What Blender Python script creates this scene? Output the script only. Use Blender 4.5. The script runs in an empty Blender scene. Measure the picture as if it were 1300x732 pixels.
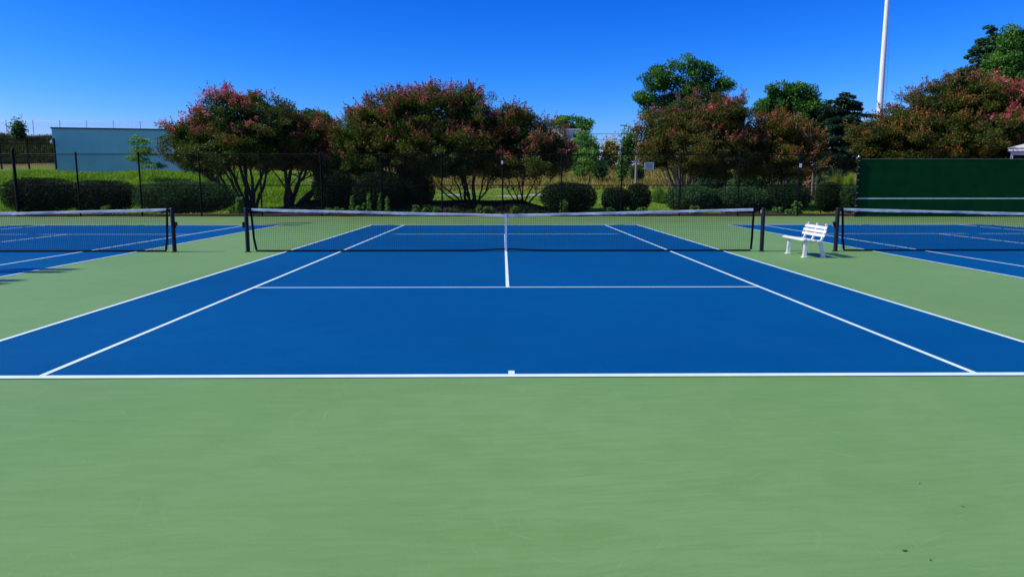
import bpy, bmesh, math, random
import numpy as np
from mathutils import Vector, Matrix

S = bpy.context.scene
C = S.collection
R = math.radians

# ------------------------------------------------------------------ camera
F = 924.0                                   # focal length in pixels of a 1300 px wide picture
CAM = Vector((-0.074, -6.21, 1.665))
cam_d = bpy.data.cameras.new("camera")
cam_d.sensor_width = 36.0
cam_d.lens = 36.0 * F / 1300.0
cam_d.clip_start = 0.05
cam_d.clip_end = 4000
cam = bpy.data.objects.new("camera", cam_d)
C.objects.link(cam)
cam.location = CAM
cam.rotation_euler = (math.pi / 2 - 0.14225, 0, -0.0125)
S.camera = cam
CROT = cam.rotation_euler.to_matrix()


def W(px, py, Y):
    """world point at distance plane Y that lies in the direction of photo pixel px, py"""
    d = CROT @ Vector(((px - 650) / F, (366 - py) / F, -1.0))
    t = (Y - CAM.y) / d.y
    return CAM + d * t


# ------------------------------------------------------------------ sun and sky
SUN_EL, SUN_AZ = R(43), R(8)
sun_vec = Vector((-math.cos(SUN_AZ) * math.cos(SUN_EL), -math.sin(SUN_AZ) * math.cos(SUN_EL), math.sin(SUN_EL)))
sd = bpy.data.lights.new("sun", "SUN")
sd.energy = 5.0
sd.angle = R(0.53)
sd.color = (1.0, 0.95, 0.80)
sun = bpy.data.objects.new("sun", sd)
C.objects.link(sun)
sun.rotation_euler = (-sun_vec).to_track_quat('-Z', 'Y').to_euler()
sun.location = (-30, 0, 40)

wd = bpy.data.worlds.new("World")
S.world = wd
wd.use_nodes = True
nt = wd.node_tree
nt.nodes.clear()
out = nt.nodes.new("ShaderNodeOutputWorld")
bg = nt.nodes.new("ShaderNodeBackground")
sky = nt.nodes.new("ShaderNodeTexSky")
sky.sky_type = 'NISHITA'
sky.sun_disc = False
sky.sun_elevation = SUN_EL
sky.sun_rotation = math.atan2(sun_vec.x, sun_vec.y)
sky.altitude = 100
sky.air_density = 1.0
sky.dust_density = 0.3
sky.ozone_density = 3.0
# deepen the blue of the clear sky channel by channel (the same curve for every direction)
sep_ = nt.nodes.new("ShaderNodeSeparateColor")
com_ = nt.nodes.new("ShaderNodeCombineColor")
nt.links.new(sky.outputs[0], sep_.inputs[0])
for ch, (ref, outv, p_) in enumerate(((3.72, 1.10, 3.7), (5.2, 4.1, 1.85), (6.0, 10.6, 1.0))):
    dv = nt.nodes.new("ShaderNodeMath"); dv.operation = 'DIVIDE'; dv.inputs[1].default_value = ref
    pw_ = nt.nodes.new("ShaderNodeMath"); pw_.operation = 'POWER'; pw_.inputs[1].default_value = p_
    ml = nt.nodes.new("ShaderNodeMath"); ml.operation = 'MULTIPLY'; ml.inputs[1].default_value = outv
    nt.links.new(sep_.outputs[ch], dv.inputs[0])
    nt.links.new(dv.outputs[0], pw_.inputs[0])
    nt.links.new(pw_.outputs[0], ml.inputs[0])
    nt.links.new(ml.outputs[0], com_.inputs[ch])
nt.links.new(com_.outputs[0], bg.inputs[0])
bg.inputs[1].default_value = 0.10
nt.links.new(bg.outputs[0], out.inputs[0])

S.view_settings.view_transform = 'Standard'
S.view_settings.look = 'None'
S.view_settings.exposure = 0.0
S.view_settings.gamma = 1.0
S.render.engine = 'CYCLES'
S.cycles.max_bounces = 6
S.cycles.diffuse_bounces = 3
S.cycles.transmission_bounces = 3


# ------------------------------------------------------------------ helpers
def link(o, parent=None):
    C.objects.link(o)
    if parent is not None:
        o.parent = parent
    return o


def tag(o, label=None, cat=None, group=None, kind=None):
    if label: o['label'] = label
    if cat: o['category'] = cat
    if group: o['group'] = group
    if kind: o['kind'] = kind
    return o


def thing(name, label, cat, loc=(0, 0, 0), group=None):
    o = bpy.data.objects.new(name, None)
    o.empty_display_size = 0.2
    o.location = loc
    link(o)
    return tag(o, label, cat, group)


def root_loc(o):
    v = Vector((0, 0, 0))
    while o is not None:
        v += Vector(o.location)
        o = o.parent
    return v


def copy_tree(o, parent=None):
    c = o.copy()
    C.objects.link(c)
    if parent is not None:
        c.parent = parent
    for ch in list(o.children):
        copy_tree(ch, c)
    return c


class MB:
    """collects verts and faces in world space"""
    def __init__(s):
        s.v = []
        s.f = []

    def add(s, vs, fs):
        n = len(s.v)
        s.v += [tuple(p) for p in vs]
        s.f += [tuple(i + n for i in f) for f in fs]
        return s

    def box(s, a, b, M=None, bev=0.0):
        if bev > 0:
            bm = bmesh.new()
            bmesh.ops.create_cube(bm, size=1.0)
            c = [(a[i] + b[i]) / 2 for i in range(3)]
            d = [b[i] - a[i] for i in range(3)]
            for v in bm.verts:
                v.co = Vector((v.co.x * d[0] + c[0], v.co.y * d[1] + c[1], v.co.z * d[2] + c[2]))
            bmesh.ops.bevel(bm, geom=bm.edges[:], offset=bev, segments=2, affect='EDGES', profile=0.5)
            bm.verts.index_update()
            vs = [v.co.copy() for v in bm.verts]
            fs = [[v.index for v in f.verts] for f in bm.faces]
            bm.free()
        else:
            x0, y0, z0 = a
            x1, y1, z1 = b
            vs = [Vector(p) for p in ((x0, y0, z0), (x1, y0, z0), (x1, y1, z0), (x0, y1, z0), (x0, y0, z1), (x1, y0, z1), (x1, y1, z1), (x0, y1, z1))]
            fs = [(0, 3, 2, 1), (4, 5, 6, 7), (0, 1, 5, 4), (1, 2, 6, 5), (2, 3, 7, 6), (3, 0, 4, 7)]
        if M is not None:
            vs = [M @ v for v in vs]
        return s.add(vs, fs)

    def tube(s, pts, rad, n=8, cap=True):
        pts = [Vector(p) for p in pts]
        if not hasattr(rad, '__len__'):
            rad = [rad] * len(pts)
        vs, fs = [], []
        ref = Vector((0.31, 0.83, 0.46)).normalized()
        for i, p in enumerate(pts):
            t = (pts[min(i + 1, len(pts) - 1)] - pts[max(i - 1, 0)])
            t.normalize()
            u = t.cross(ref)
            if u.length < 0.05:
                u = t.cross(Vector((1, 0, 0)))
            u.normalize()
            w = t.cross(u)
            for k in range(n):
                a = 2 * math.pi * k / n
                vs.append(p + (u * math.cos(a) + w * math.sin(a)) * rad[i])
        for i in range(len(pts) - 1):
            for k in range(n):
                k2 = (k + 1) % n
                fs.append((i * n + k, i * n + k2, (i + 1) * n + k2, (i + 1) * n + k))
        if cap:
            fs.append(tuple(range(n - 1, -1, -1)))
            m = (len(pts) - 1) * n
            fs.append(tuple(m + k for k in range(n)))
        return s.add(vs, fs)

    def lathe(s, c, prof, n=16):
        """prof: (radius, height) pairs, around vertical axis at c"""
        vs, fs = [], []
        for r, h in prof:
            for k in range(n):
                a = 2 * math.pi * k / n
                vs.append((c[0] + r * math.cos(a), c[1] + r * math.sin(a), c[2] + h))
        for i in range(len(prof) - 1):
            for k in range(n):
                k2 = (k + 1) % n
                fs.append((i * n + k, i * n + k2, (i + 1) * n + k2, (i + 1) * n + k))
        fs.append(tuple(range(n - 1, -1, -1)))
        m = (len(prof) - 1) * n
        fs.append(tuple(m + k for k in range(n)))
        return s.add(vs, fs)

    def sheet(s, x0, y0, x1, y1, z):
        return s.add([(x0, y0, z), (x1, y0, z), (x1, y1, z), (x0, y1, z)], [(0, 1, 2, 3)])

    def build(s, name, mat, parent=None, smooth=False, kind=None):
        off = root_loc(parent)
        me = bpy.data.meshes.new(name)
        me.from_pydata([tuple(Vector(p) - off) for p in s.v], [], s.f)
        if smooth:
            for p in me.polygons:
                p.use_smooth = True
            me.set_sharp_from_angle(angle=R(40))
        me.materials.append(mat)
        me.update()
        o = bpy.data.objects.new(name, me)
        link(o, parent)
        if kind: o['kind'] = kind
        return o


def np_mesh(name, V, Q, mat, parent=None, tint=None, kind=None, smooth=False):
    """V (n,3) world verts, Q (m,k) faces"""
    off = np.array(root_loc(parent))
    V = np.ascontiguousarray(V - off, dtype=np.float32)
    Q = np.ascontiguousarray(Q, dtype=np.int32)
    me = bpy.data.meshes.new(name)
    m, k = Q.shape
    me.vertices.add(len(V))
    me.vertices.foreach_set("co", V.ravel())
    me.loops.add(m * k)
    me.loops.foreach_set("vertex_index", Q.ravel())
    me.polygons.add(m)
    me.polygons.foreach_set("loop_start", np.arange(0, m * k, k, dtype=np.int32))
    if smooth:
        me.polygons.foreach_set("use_smooth", np.ones(m, dtype=bool))
    me.update(calc_edges=True)
    if tint is not None:
        at = me.attributes.new("tint", 'FLOAT', 'FACE')
        at.data.foreach_set("value", np.ascontiguousarray(tint, dtype=np.float32))
    me.materials.append(mat)
    o = bpy.data.objects.new(name, me)
    link(o, parent)
    if kind: o['kind'] = kind
    return o


# ------------------------------------------------------------------ materials
def new_mat(name):
    m = bpy.data.materials.new(name)
    m.use_nodes = True
    t = m.node_tree
    b = t.nodes["Principled BSDF"]
    return m, t, b


def N(t, typ, **kw):
    n = t.nodes.new(typ)
    for k, v in kw.items():
        setattr(n, k, v)
    return n


def col4(c):
    return (c[0], c[1], c[2], 1.0)


def noise(t, vec, scale, detail=4.0, rough=0.55):
    n = N(t, "ShaderNodeTexNoise")
    n.inputs['Scale'].default_value = scale
    n.inputs['Detail'].default_value = detail
    n.inputs['Roughness'].default_value = rough
    if vec is not None:
        t.links.new(vec, n.inputs['Vector'])
    return n.outputs[0]


def ramp(t, fac, stops):
    r = N(t, "ShaderNodeValToRGB")
    e = r.color_ramp.elements
    while len(e) < len(stops):
        e.new(0.5)
    for i, (p, c) in enumerate(stops):
        e[i].position = p
        e[i].color = col4(c) if hasattr(c, '__len__') else (c, c, c, 1)
    t.links.new(fac, r.inputs[0])
    return r.outputs[0]


def mixc(t, fac, a, b, mode='MIX'):
    m = N(t, "ShaderNodeMix", data_type='RGBA', blend_type=mode)
    for sock, v in ((m.inputs[0], fac), (m.inputs[6], a), (m.inputs[7], b)):
        if hasattr(v, 'is_linked') or isinstance(v, bpy.types.NodeSocket):
            t.links.new(v, sock)
        elif hasattr(v, '__len__'):
            sock.default_value = col4(v)
        else:
            sock.default_value = v
    return m.outputs[2]


def coords(t, scale=(1, 1, 1), rot=(0, 0, 0), loc=(0, 0, 0), kind='Object'):
    tc = N(t, "ShaderNodeTexCoord")
    mp = N(t, "ShaderNodeMapping")
    mp.inputs['Scale'].default_value = scale
    mp.inputs['Rotation'].default_value = rot
    mp.inputs['Location'].default_value = loc
    t.links.new(tc.outputs[kind], mp.inputs['Vector'])
    return mp.outputs[0]


def streak(t, scale, ang, loc=(0, 0, 0), warp=0.0):
    tc = N(t, "ShaderNodeTexCoord")
    v = tc.outputs['Object']
    if warp:
        nn = N(t, "ShaderNodeTexNoise")
        nn.inputs['Scale'].default_value = 0.8
        t.links.new(v, nn.inputs['Vector'])
        va = N(t, "ShaderNodeVectorMath", operation='MULTIPLY_ADD')
        t.links.new(nn.outputs['Color'], va.inputs[0])
        va.inputs[1].default_value = (warp, warp, 0)
        t.links.new(v, va.inputs[2])
        v = va.outputs[0]
    m1 = N(t, "ShaderNodeMapping")
    m1.inputs['Rotation'].default_value = (0, 0, ang)
    t.links.new(v, m1.inputs['Vector'])
    m2 = N(t, "ShaderNodeMapping")
    m2.inputs['Scale'].default_value = scale
    m2.inputs['Location'].default_value = loc
    t.links.new(m1.outputs[0], m2.inputs['Vector'])
    return m2.outputs[0]


def bump(t, b, h, strength, dist=0.01):
    bn = N(t, "ShaderNodeBump")
    bn.inputs['Strength'].default_value = strength
    bn.inputs['Distance'].default_value = dist
    t.links.new(h, bn.inputs['Height'])
    t.links.new(bn.outputs[0], b.inputs['Normal'])


def simple(name, c, rough=0.6, var=0.15, scale=6.0, metal=0.0, spec=0.5, bmp=0.0, c2=None, stretch=(1, 1, 1)):
    m, t, b = new_mat(name)
    v = coords(t, stretch)
    n = noise(t, v, scale, 5.0)
    lo = tuple(x * (1 - var) for x in c)
    hi = c2 if c2 else tuple(min(1, x * (1 + var)) for x in c)
    t.links.new(ramp(t, n, [(0.3, lo), (0.7, hi)]), b.inputs['Base Color'])
    b.inputs['Roughness'].default_value = rough
    b.inputs['Metallic'].default_value = metal
    b.inputs['Specular IOR Level'].default_value = spec
    if bmp:
        bump(t, b, noise(t, v, scale * 6, 3.0), bmp)
    return m


def court_mat(name, base, light, dark, scuff, worn, streak_amt=1.0, spec=0.3, dust=0.75):
    """acrylic court paint: squeegee streaks, scuffs from shoes, dust and sand grain"""
    m, t, b = new_mat(name)
    big = noise(t, coords(t, (1, 1, 1)), 0.22, 3.0)
    c = ramp(t, big, [(0.32, dark), (0.5, base), (0.66, light)])
    # long squeegee streaks across the court
    st = noise(t, streak(t, (0.5, 6.0, 1), R(3), (0, 0, 0), 0.3), 2.2, 7.0, 0.7)
    c = mixc(t, ramp(t, st, [(0.42, 0.0), (0.70, 0.75 * streak_amt)]), c, light)
    st2 = noise(t, streak(t, (0.7, 9.0, 1), R(-6), (7, 3, 0), 0.3), 3.0, 6.0, 0.7)
    c = mixc(t, ramp(t, st2, [(0.45, 0.0), (0.72, 0.75 * streak_amt)]), c, dark)
    mid = noise(t, coords(t, (1, 1.6, 1), (0, 0, 0), (3, 9, 0)), 2.2, 6.0, 0.65)
    c = mixc(t, ramp(t, mid, [(0.45, 0.0), (0.72, 0.6)]), c, dark)
    hue = noise(t, coords(t, (1, 1, 1), (0, 0, 0), (13, 4, 0)), 0.45, 3.0, 0.6)
    c = mixc(t, ramp(t, hue, [(0.42, 0.0), (0.70, 0.16)]), c, worn)
    # pale and dark scuffs left by shoes, in several directions
    for ang, off, sc, cc in ((24, 1.0, 1.0, scuff), (-31, 5.0, 1.2, scuff), (74, 11.0, 0.9, scuff), (-12, 17.0, 1.5, dark), (50, 23.0, 1.3, dark)):
        s1 = noise(t, streak(t, (1.6 * sc, 26 * sc, 1), R(ang), (off, off * 2, 0), 0.9), 1.0, 3.0, 0.6)
        gate = noise(t, coords(t, (1, 1, 1), (0, 0, 0), (off, -off, 0)), 1.3, 2.0)
        mm = N(t, "ShaderNodeMath", operation='MULTIPLY')
        t.links.new(ramp(t, s1, [(0.63, 0.0), (0.72, 0.55)]), mm.inputs[0])
        t.links.new(ramp(t, gate, [(0.50, 0.0), (0.60, 1.0)]), mm.inputs[1])
        c = mixc(t, mm.outputs[0], c, cc)
    # leaf dust collects at the far end beside the beds
    gp = N(t, "ShaderNodeNewGeometry")
    sp = N(t, "ShaderNodeSeparateXYZ")
    t.links.new(gp.outputs['Position'], sp.inputs[0])
    fr_ = N(t, "ShaderNodeMapRange")
    t.links.new(sp.outputs['Y'], fr_.inputs[0])
    fr_.inputs[1].default_value = 19
    fr_.inputs[2].default_value = 32
    fr_.inputs[4].default_value = dust
    dn = N(t, "ShaderNodeMath", operation='MULTIPLY')
    t.links.new(fr_.outputs[0], dn.inputs[0])
    t.links.new(ramp(t, noise(t, coords(t), 0.7, 5.0), [(0.3, 0.35), (0.7, 1.0)]), dn.inputs[1])
    c = mixc(t, dn.outputs[0], c, (0.115, 0.120, 0.045))
    # sandy grain
    g = noise(t, coords(t), 90.0, 4.0, 0.8)
    c = mixc(t, ramp(t, g, [(0.40, 0.0), (0.65, 0.45)]), c, dark)
    g2 = noise(t, coords(t, loc=(3, 1, 0)), 70.0, 4.0, 0.8)
    c = mixc(t, ramp(t, g2, [(0.45, 0.0), (0.68, 0.4)]), c, light)
    t.links.new(c, b.inputs['Base Color'])
    b.inputs['Roughness'].default_value = 0.62
    b.inputs['Specular IOR Level'].default_value = spec
    bump(t, b, noise(t, coords(t), 220.0, 3.0), 0.25, 0.004)
    return m


def leaf_mat(name, stops, trans=0.25, rough=0.5, spec=0.22):
    """stops: ramp over the per-leaf tint attribute"""
    m, t, b = new_mat(name)
    a = N(t, "ShaderNodeAttribute", attribute_name="tint")
    c = ramp(t, a.outputs['Fac'], stops)
    t.links.new(c, b.inputs['Base Color'])
    b.inputs['Roughness'].default_value = rough
    b.inputs['Specular IOR Level'].default_value = spec
    tr = N(t, "ShaderNodeBsdfTranslucent")
    tc = mixc(t, 1.0, c, (1.3, 1.5, 0.6), 'MULTIPLY')
    t.links.new(tc, tr.inputs[0])
    mx = N(t, "ShaderNodeMixShader")
    mx.inputs[0].default_value = trans
    t.links.new(b.outputs[0], mx.inputs[1])
    t.links.new(tr.outputs[0], mx.inputs[2])
    t.links.new(mx.outputs[0], t.nodes["Material Output"].inputs[0])
    return m


M = {}
M['green'] = court_mat('green_court_paint', (0.156, 0.308, 0.080), (0.190, 0.344, 0.108), (0.118, 0.266, 0.058), (0.26, 0.41, 0.20), (0.17, 0.23, 0.10))
M['blue'] = court_mat('blue_court_paint', (0.0001, 0.080, 0.226), (0.0003, 0.096, 0.256), (0.0001, 0.064, 0.196), (0.008, 0.125, 0.30), (0.004, 0.085, 0.19), 0.7, spec=0.05, dust=0.06)
M['line'] = simple('white_line_paint', (0.71, 0.86, 0.87), 0.6, 0.07, 3.0, bmp=0.1)
M['post'] = simple('dark_green_black_post_paint', (0.006, 0.009, 0.014), 0.45, 0.3, 9.0, spec=0.25)
M['fence'] = simple('black_vinyl_coating', (0.004, 0.005, 0.007), 0.6, 0.3, 5.0, spec=0.12)
M['cord'] = simple('black_net_cord', (0.006, 0.007, 0.010), 0.85, 0.2, 30.0, spec=0.1)
M['steel'] = simple('galvanised_steel', (0.45, 0.46, 0.47), 0.4, 0.15, 12.0, metal=0.7)
M['tape'] = simple('worn_white_vinyl_band', (0.30, 0.38, 0.39), 0.6, 0.0, 2.6, c2=(0.66, 0.79, 0.78), bmp=0.3, stretch=(1.0, 1, 6))
M['strap'] = simple('white_strap_webbing', (0.60, 0.72, 0.73), 0.7, 0.1, 20.0)
M['plastic'] = simple('white_moulded_plastic', (0.62, 0.63, 0.60), 0.45, 0.0, 9.0, c2=(0.80, 0.81, 0.79))
M['board'] = simple('dark_green_board_paint', (0.0008, 0.042, 0.010), 0.8, 0.18, 1.3, c2=(0.0010, 0.050, 0.013), spec=0.08, bmp=0.05)
M['boardtrim'] = simple('faded_green_trim', (0.10, 0.17, 0.13), 0.6, 0.2, 4.0)
M['boardline'] = simple('faded_white_board_line', (0.52, 0.62, 0.54), 0.6, 0.15, 3.0)
M['mulch'] = simple('red_brown_mulch', (0.07, 0.028, 0.016), 0.95, 0.5, 9.0, bmp=0.9, c2=(0.16, 0.062, 0.035))
M['bed'] = simple('shade_darkened_bark_mulch', (0.022, 0.016, 0.011), 0.95, 0.5, 8.0, bmp=0.9, c2=(0.050, 0.036, 0.024))
M['bark'] = simple('grey_brown_bark', (0.045, 0.034, 0.028), 0.9, 0.4, 7.0, bmp=0.5, stretch=(1, 1, 0.25))
M['palebark'] = simple('smooth_pale_bark', (0.11, 0.085, 0.065), 0.8, 0.5, 5.0, bmp=0.3, c2=(0.22, 0.18, 0.145), stretch=(1, 1, 0.3))
M['slate'] = simple('pale_slate_wall_paint', (0.30, 0.64, 0.54), 0.75, 0.06, 0.9, spec=0.25)
M['slatecap'] = simple('dark_metal_coping', (0.05, 0.08, 0.10), 0.5, 0.1, 4.0)
M['whitewall'] = simple('white_building_paint', (0.70, 0.72, 0.74), 0.7, 0.08, 1.0)
M['darkglass'] = simple('dark_window_glass', (0.02, 0.025, 0.03), 0.15, 0.2, 2.0)
M['fascia'] = simple('weathered_white_fascia', (0.55, 0.56, 0.56), 0.6, 0.12, 5.0)
M['brick'] = simple('red_brick', (0.27, 0.085, 0.05), 0.9, 0.3, 8.0)
M['eave_shade'] = simple('dark_eave_recess_shade', (0.018, 0.012, 0.009), 0.8, 0.3, 5.0, spec=0.2)  # dark brown stands in for shade in the recess under the eave
M['mortar'] = simple('grey_mortar', (0.30, 0.27, 0.24), 0.95, 0.15, 12.0)
M['shingle'] = simple('grey_shingle', (0.16, 0.16, 0.165), 0.9, 0.25, 9.0)
M['bluepaint'] = simple('blue_painted_metal', (0.02, 0.06, 0.30), 0.5, 0.2, 5.0)
M['signface'] = simple('grey_white_sign_face', (0.34, 0.37, 0.42), 0.5, 0.1, 6.0)
M['signtext'] = simple('dark_sign_print', (0.06, 0.07, 0.10), 0.6, 0.1, 6.0)
M['poleWhite'] = simple('white_painted_pole', (0.74, 0.76, 0.78), 0.35, 0.06, 2.0)
M['dryleaf'] = simple('dry_brown_leaf', (0.05, 0.035, 0.018), 0.8, 0.4, 40.0)
M['path'] = simple('pale_gravel_path', (0.32, 0.29, 0.25), 0.95, 0.2, 2.0)
M['timber'] = simple('grey_weathered_timber', (0.25, 0.22, 0.19), 0.9, 0.25, 6.0, bmp=0.3)

# foliage: (tint position, colour)
L = {}
L['myrtle_green'] = leaf_mat('green_myrtle_leaves', [(0, (0.018, 0.036, 0.005)), (0.35, (0.046, 0.086, 0.009)), (0.62, (0.085, 0.13, 0.012)), (0.85, (0.15, 0.095, 0.013)), (1, (0.22, 0.08, 0.022))])
L['myrtle_olive'] = leaf_mat('olive_myrtle_leaves', [(0, (0.02, 0.036, 0.005)), (0.32, (0.056, 0.084, 0.009)), (0.6, (0.105, 0.108, 0.012)), (0.84, (0.165, 0.09, 0.013)), (1, (0.21, 0.074, 0.016))])
L['myrtle_rust'] = leaf_mat('rusty_myrtle_leaves', [(0, (0.026, 0.036, 0.006)), (0.3, (0.064, 0.082, 0.01)), (0.58, (0.12, 0.105, 0.014)), (0.82, (0.18, 0.078, 0.016)), (1, (0.23, 0.07, 0.022))])
L['seed_rust'] = leaf_mat('rust_seed_heads', [(0, (0.16, 0.042, 0.028)), (0.5, (0.26, 0.074, 0.048)), (1, (0.36, 0.12, 0.07))], 0.15)
L['seed_orange'] = leaf_mat('orange_brown_seed_heads', [(0, (0.15, 0.058, 0.014)), (0.5, (0.24, 0.098, 0.024)), (1, (0.33, 0.145, 0.038))], 0.15)
L['pink'] = leaf_mat('pink_myrtle_blossom', [(0, (0.44, 0.055, 0.085)), (0.5, (0.62, 0.115, 0.15)), (1, (0.74, 0.25, 0.25))], 0.25)
L['tree_green'] = leaf_mat('bright_green_tree_leaves', [(0, (0.018, 0.06, 0.011)), (0.4, (0.044, 0.14, 0.02)), (0.75, (0.09, 0.225, 0.034)), (1, (0.14, 0.29, 0.045))], 0.3)
L['tree_mid'] = leaf_mat('mid_green_tree_leaves', [(0, (0.0187, 0.0562, 0.0187)), (0.4, (0.0406, 0.1092, 0.0281)), (0.75, (0.0686, 0.1638, 0.0406)), (1, (0.1092, 0.2106, 0.0562))], 0.3)
L['cedar'] = leaf_mat('dark_cedar_needles', [(0, (0.008, 0.026, 0.016)), (0.5, (0.018, 0.052, 0.030)), (1, (0.036, 0.088, 0.048))], 0.1)
L['cedar_blue'] = leaf_mat('blue_green_cedar_needles', [(0, (0.016, 0.056, 0.03)), (0.5, (0.04, 0.125, 0.058)), (1, (0.085, 0.2, 0.095))], 0.1)
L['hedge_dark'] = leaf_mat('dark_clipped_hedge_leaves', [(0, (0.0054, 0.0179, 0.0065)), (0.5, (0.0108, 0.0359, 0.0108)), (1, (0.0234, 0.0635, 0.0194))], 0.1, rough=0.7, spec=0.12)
L['hedge_mid'] = leaf_mat('mid_green_shrub_leaves', [(0, (0.0154, 0.0426, 0.0154)), (0.5, (0.0426, 0.1082, 0.0347)), (1, (0.0966, 0.1835, 0.0696))], 0.2, rough=0.7, spec=0.12)
L['fresh'] = leaf_mat('fresh_green_leaves', [(0, (0.0520, 0.1365, 0.0234)), (0.5, (0.1040, 0.2340, 0.0416)), (1, (0.2080, 0.3640, 0.0845))], 0.35)
L['weeds'] = leaf_mat('dry_weeds', [(0, (0.1169, 0.1382, 0.0292)), (0.4, (0.2552, 0.2233, 0.0518)), (0.75, (0.4253, 0.3189, 0.094)), (1, (0.5742, 0.4253, 0.1539))], 0.25, rough=0.7, spec=0.12)
L['slope'] = leaf_mat('dark_slope_weeds', [(0, (0.020, 0.036, 0.008)), (0.5, (0.045, 0.070, 0.016)), (1, (0.11, 0.10, 0.035))], 0.2, rough=0.7, spec=0.12)
L['palepink'] = leaf_mat('pale_pink_flowers', [(0, (0.12, 0.14, 0.05)), (0.4, (0.36, 0.16, 0.14)), (1, (0.62, 0.38, 0.34))], 0.2)
L['grass'] = leaf_mat('green_grass_blades', [(0, (0.1075, 0.2125, 0.0143)), (0.5, (0.1857, 0.3400, 0.0190)), (0.85, (0.2932, 0.4250, 0.0309)), (1, (0.4301, 0.3910, 0.0714))], 0.35)
L['yellowgrass'] = leaf_mat('yellow_green_grass_blades', [(0, (0.09, 0.15, 0.015)), (0.6, (0.19, 0.25, 0.03)), (1, (0.30, 0.27, 0.07))], 0.3)

# terrain: lawn turning to dry slope
m, t, b = new_mat('lawn_and_slope')
geo = N(t, "ShaderNodeNewGeometry")
sep = N(t, "ShaderNodeSeparateXYZ")
t.links.new(geo.outputs['Position'], sep.inputs[0])
wob = noise(t, coords(t), 0.12, 4.0)
ad = N(t, "ShaderNodeMath", operation='MULTIPLY_ADD')
t.links.new(wob, ad.inputs[0])
ad.inputs[1].default_value = 10.0
t.links.new(sep.outputs['Y'], ad.inputs[2])
mr = N(t, "ShaderNodeMapRange")
t.links.new(ad.outputs[0], mr.inputs[0])
mr.inputs[1].default_value = 74
mr.inputs[2].default_value = 80
g1 = ramp(t, noise(t, coords(t), 0.8, 6.0, 0.65), [(0.3, (0.095, 0.17, 0.016)), (0.55, (0.15, 0.235, 0.022)), (0.78, (0.21, 0.24, 0.05))])
g2 = ramp(t, noise(t, coords(t, loc=(5, 0, 0)), 0.35, 7.0, 0.7), [(0.3, (0.075, 0.085, 0.022)), (0.5, (0.15, 0.115, 0.042)), (0.7, (0.21, 0.15, 0.065))])
t.links.new(mixc(t, mr.outputs[0], g1, g2), b.inputs['Base Color'])
b.inputs['Roughness'].default_value = 0.95
b.inputs['Specular IOR Level'].default_value = 0.1
bump(t, b, noise(t, coords(t), 9.0, 5.0), 0.9, 0.08)
M['terrain'] = m


# ------------------------------------------------------------------ setting: ground
def sstep(a, b_, x):
    u = np.clip((np.asarray(x, float) - a) / (b_ - a), 0, 1)
    return u * u * (3 - 2 * u)


def height(x, y):
    x = np.asarray(x, float)
    y = np.asarray(y, float)
    z = -0.06 + 0.05 * sstep(32.0, 32.6, y)
    z = z + 0.55 * sstep(36, 58, y) + 1.5 * sstep(58, 82, y)
    left = 1 - sstep(-22, -6, x)
    z = z + left * 1.95 * sstep(40.5, 50.5, y)
    z = z + (2.2 + 2.2 * left) * sstep(80, 104, y)
    z = z + 0.10 * np.sin(x * 0.7 + y * 0.4) * sstep(38, 46, y) + 0.08 * np.sin(x * 1.7 - y * 0.9) * sstep(40, 50, y)
    z = z + 0.25 * np.sin(x * 0.23 + 1.0) * sstep(75, 95, y)
    return z


xs = np.unique(np.concatenate([np.linspace(-900, -70, 30), np.linspace(-70, 70, 141), np.linspace(70, 900, 30)]))
ys = np.unique(np.concatenate([np.linspace(-300, 30, 20), np.linspace(30, 112, 110), np.linspace(112, 1500, 30)]))
XX, YY = np.meshgrid(xs, ys)
V = np.stack([XX, YY, height(XX, YY)], -1).reshape(-1, 3)
nx, ny = len(xs), len(ys)
ii = (np.arange(ny - 1)[:, None] * nx + np.arange(nx - 1)[None, :]).ravel()
Q = np.stack([ii, ii + 1, ii + 1 + nx, ii + nx], 1)
np_mesh('terrain', V, Q, M['terrain'], kind='structure', smooth=True)

COURT_END = 32.0
MB().box((-60, -40, -0.05), (60, COURT_END, 0.0)).build('court_pavement', M['green'], kind='structure')
mb = MB()
n = 140
xsb = np.linspace(-45, 45, n + 1)
rng = np.random.default_rng(5)
prof = [(32.0, 0.002), (32.12, 0.05), (32.6, 0.09), (33.3, 0.085), (34.4, 0.03), (34.6, -0.03)]
vs = []
for x in xsb:
    for (y, z) in prof:
        e = 0.06 * rng.standard_normal() if y > 34 else 0.0
        vs.append((x, y + e, z + (0.012 * rng.standard_normal() if 0.04 < z else 0)))
fs = []
k = len(prof)
for i in range(n):
    for j in range(k - 1):
        fs.append((i * k + j, (i + 1) * k + j, (i + 1) * k + j + 1, i * k + j + 1))
mb.add(vs, fs).build('mulch_bed', M['mulch'], kind='structure', smooth=True)

# bark bed under the crape myrtles, coloured dark to deepen the tree shade
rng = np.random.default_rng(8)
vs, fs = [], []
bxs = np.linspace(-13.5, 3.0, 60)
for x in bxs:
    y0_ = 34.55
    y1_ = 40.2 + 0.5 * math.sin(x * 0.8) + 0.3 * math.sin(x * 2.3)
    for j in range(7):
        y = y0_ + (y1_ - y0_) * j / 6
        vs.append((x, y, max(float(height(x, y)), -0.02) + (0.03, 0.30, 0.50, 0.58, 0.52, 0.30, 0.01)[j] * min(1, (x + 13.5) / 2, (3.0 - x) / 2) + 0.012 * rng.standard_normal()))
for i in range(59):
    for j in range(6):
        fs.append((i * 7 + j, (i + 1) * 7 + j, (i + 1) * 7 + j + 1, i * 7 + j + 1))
MB().add(vs, fs).build('planting_bed', M['bed'], kind='structure', smooth=True)

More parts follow.
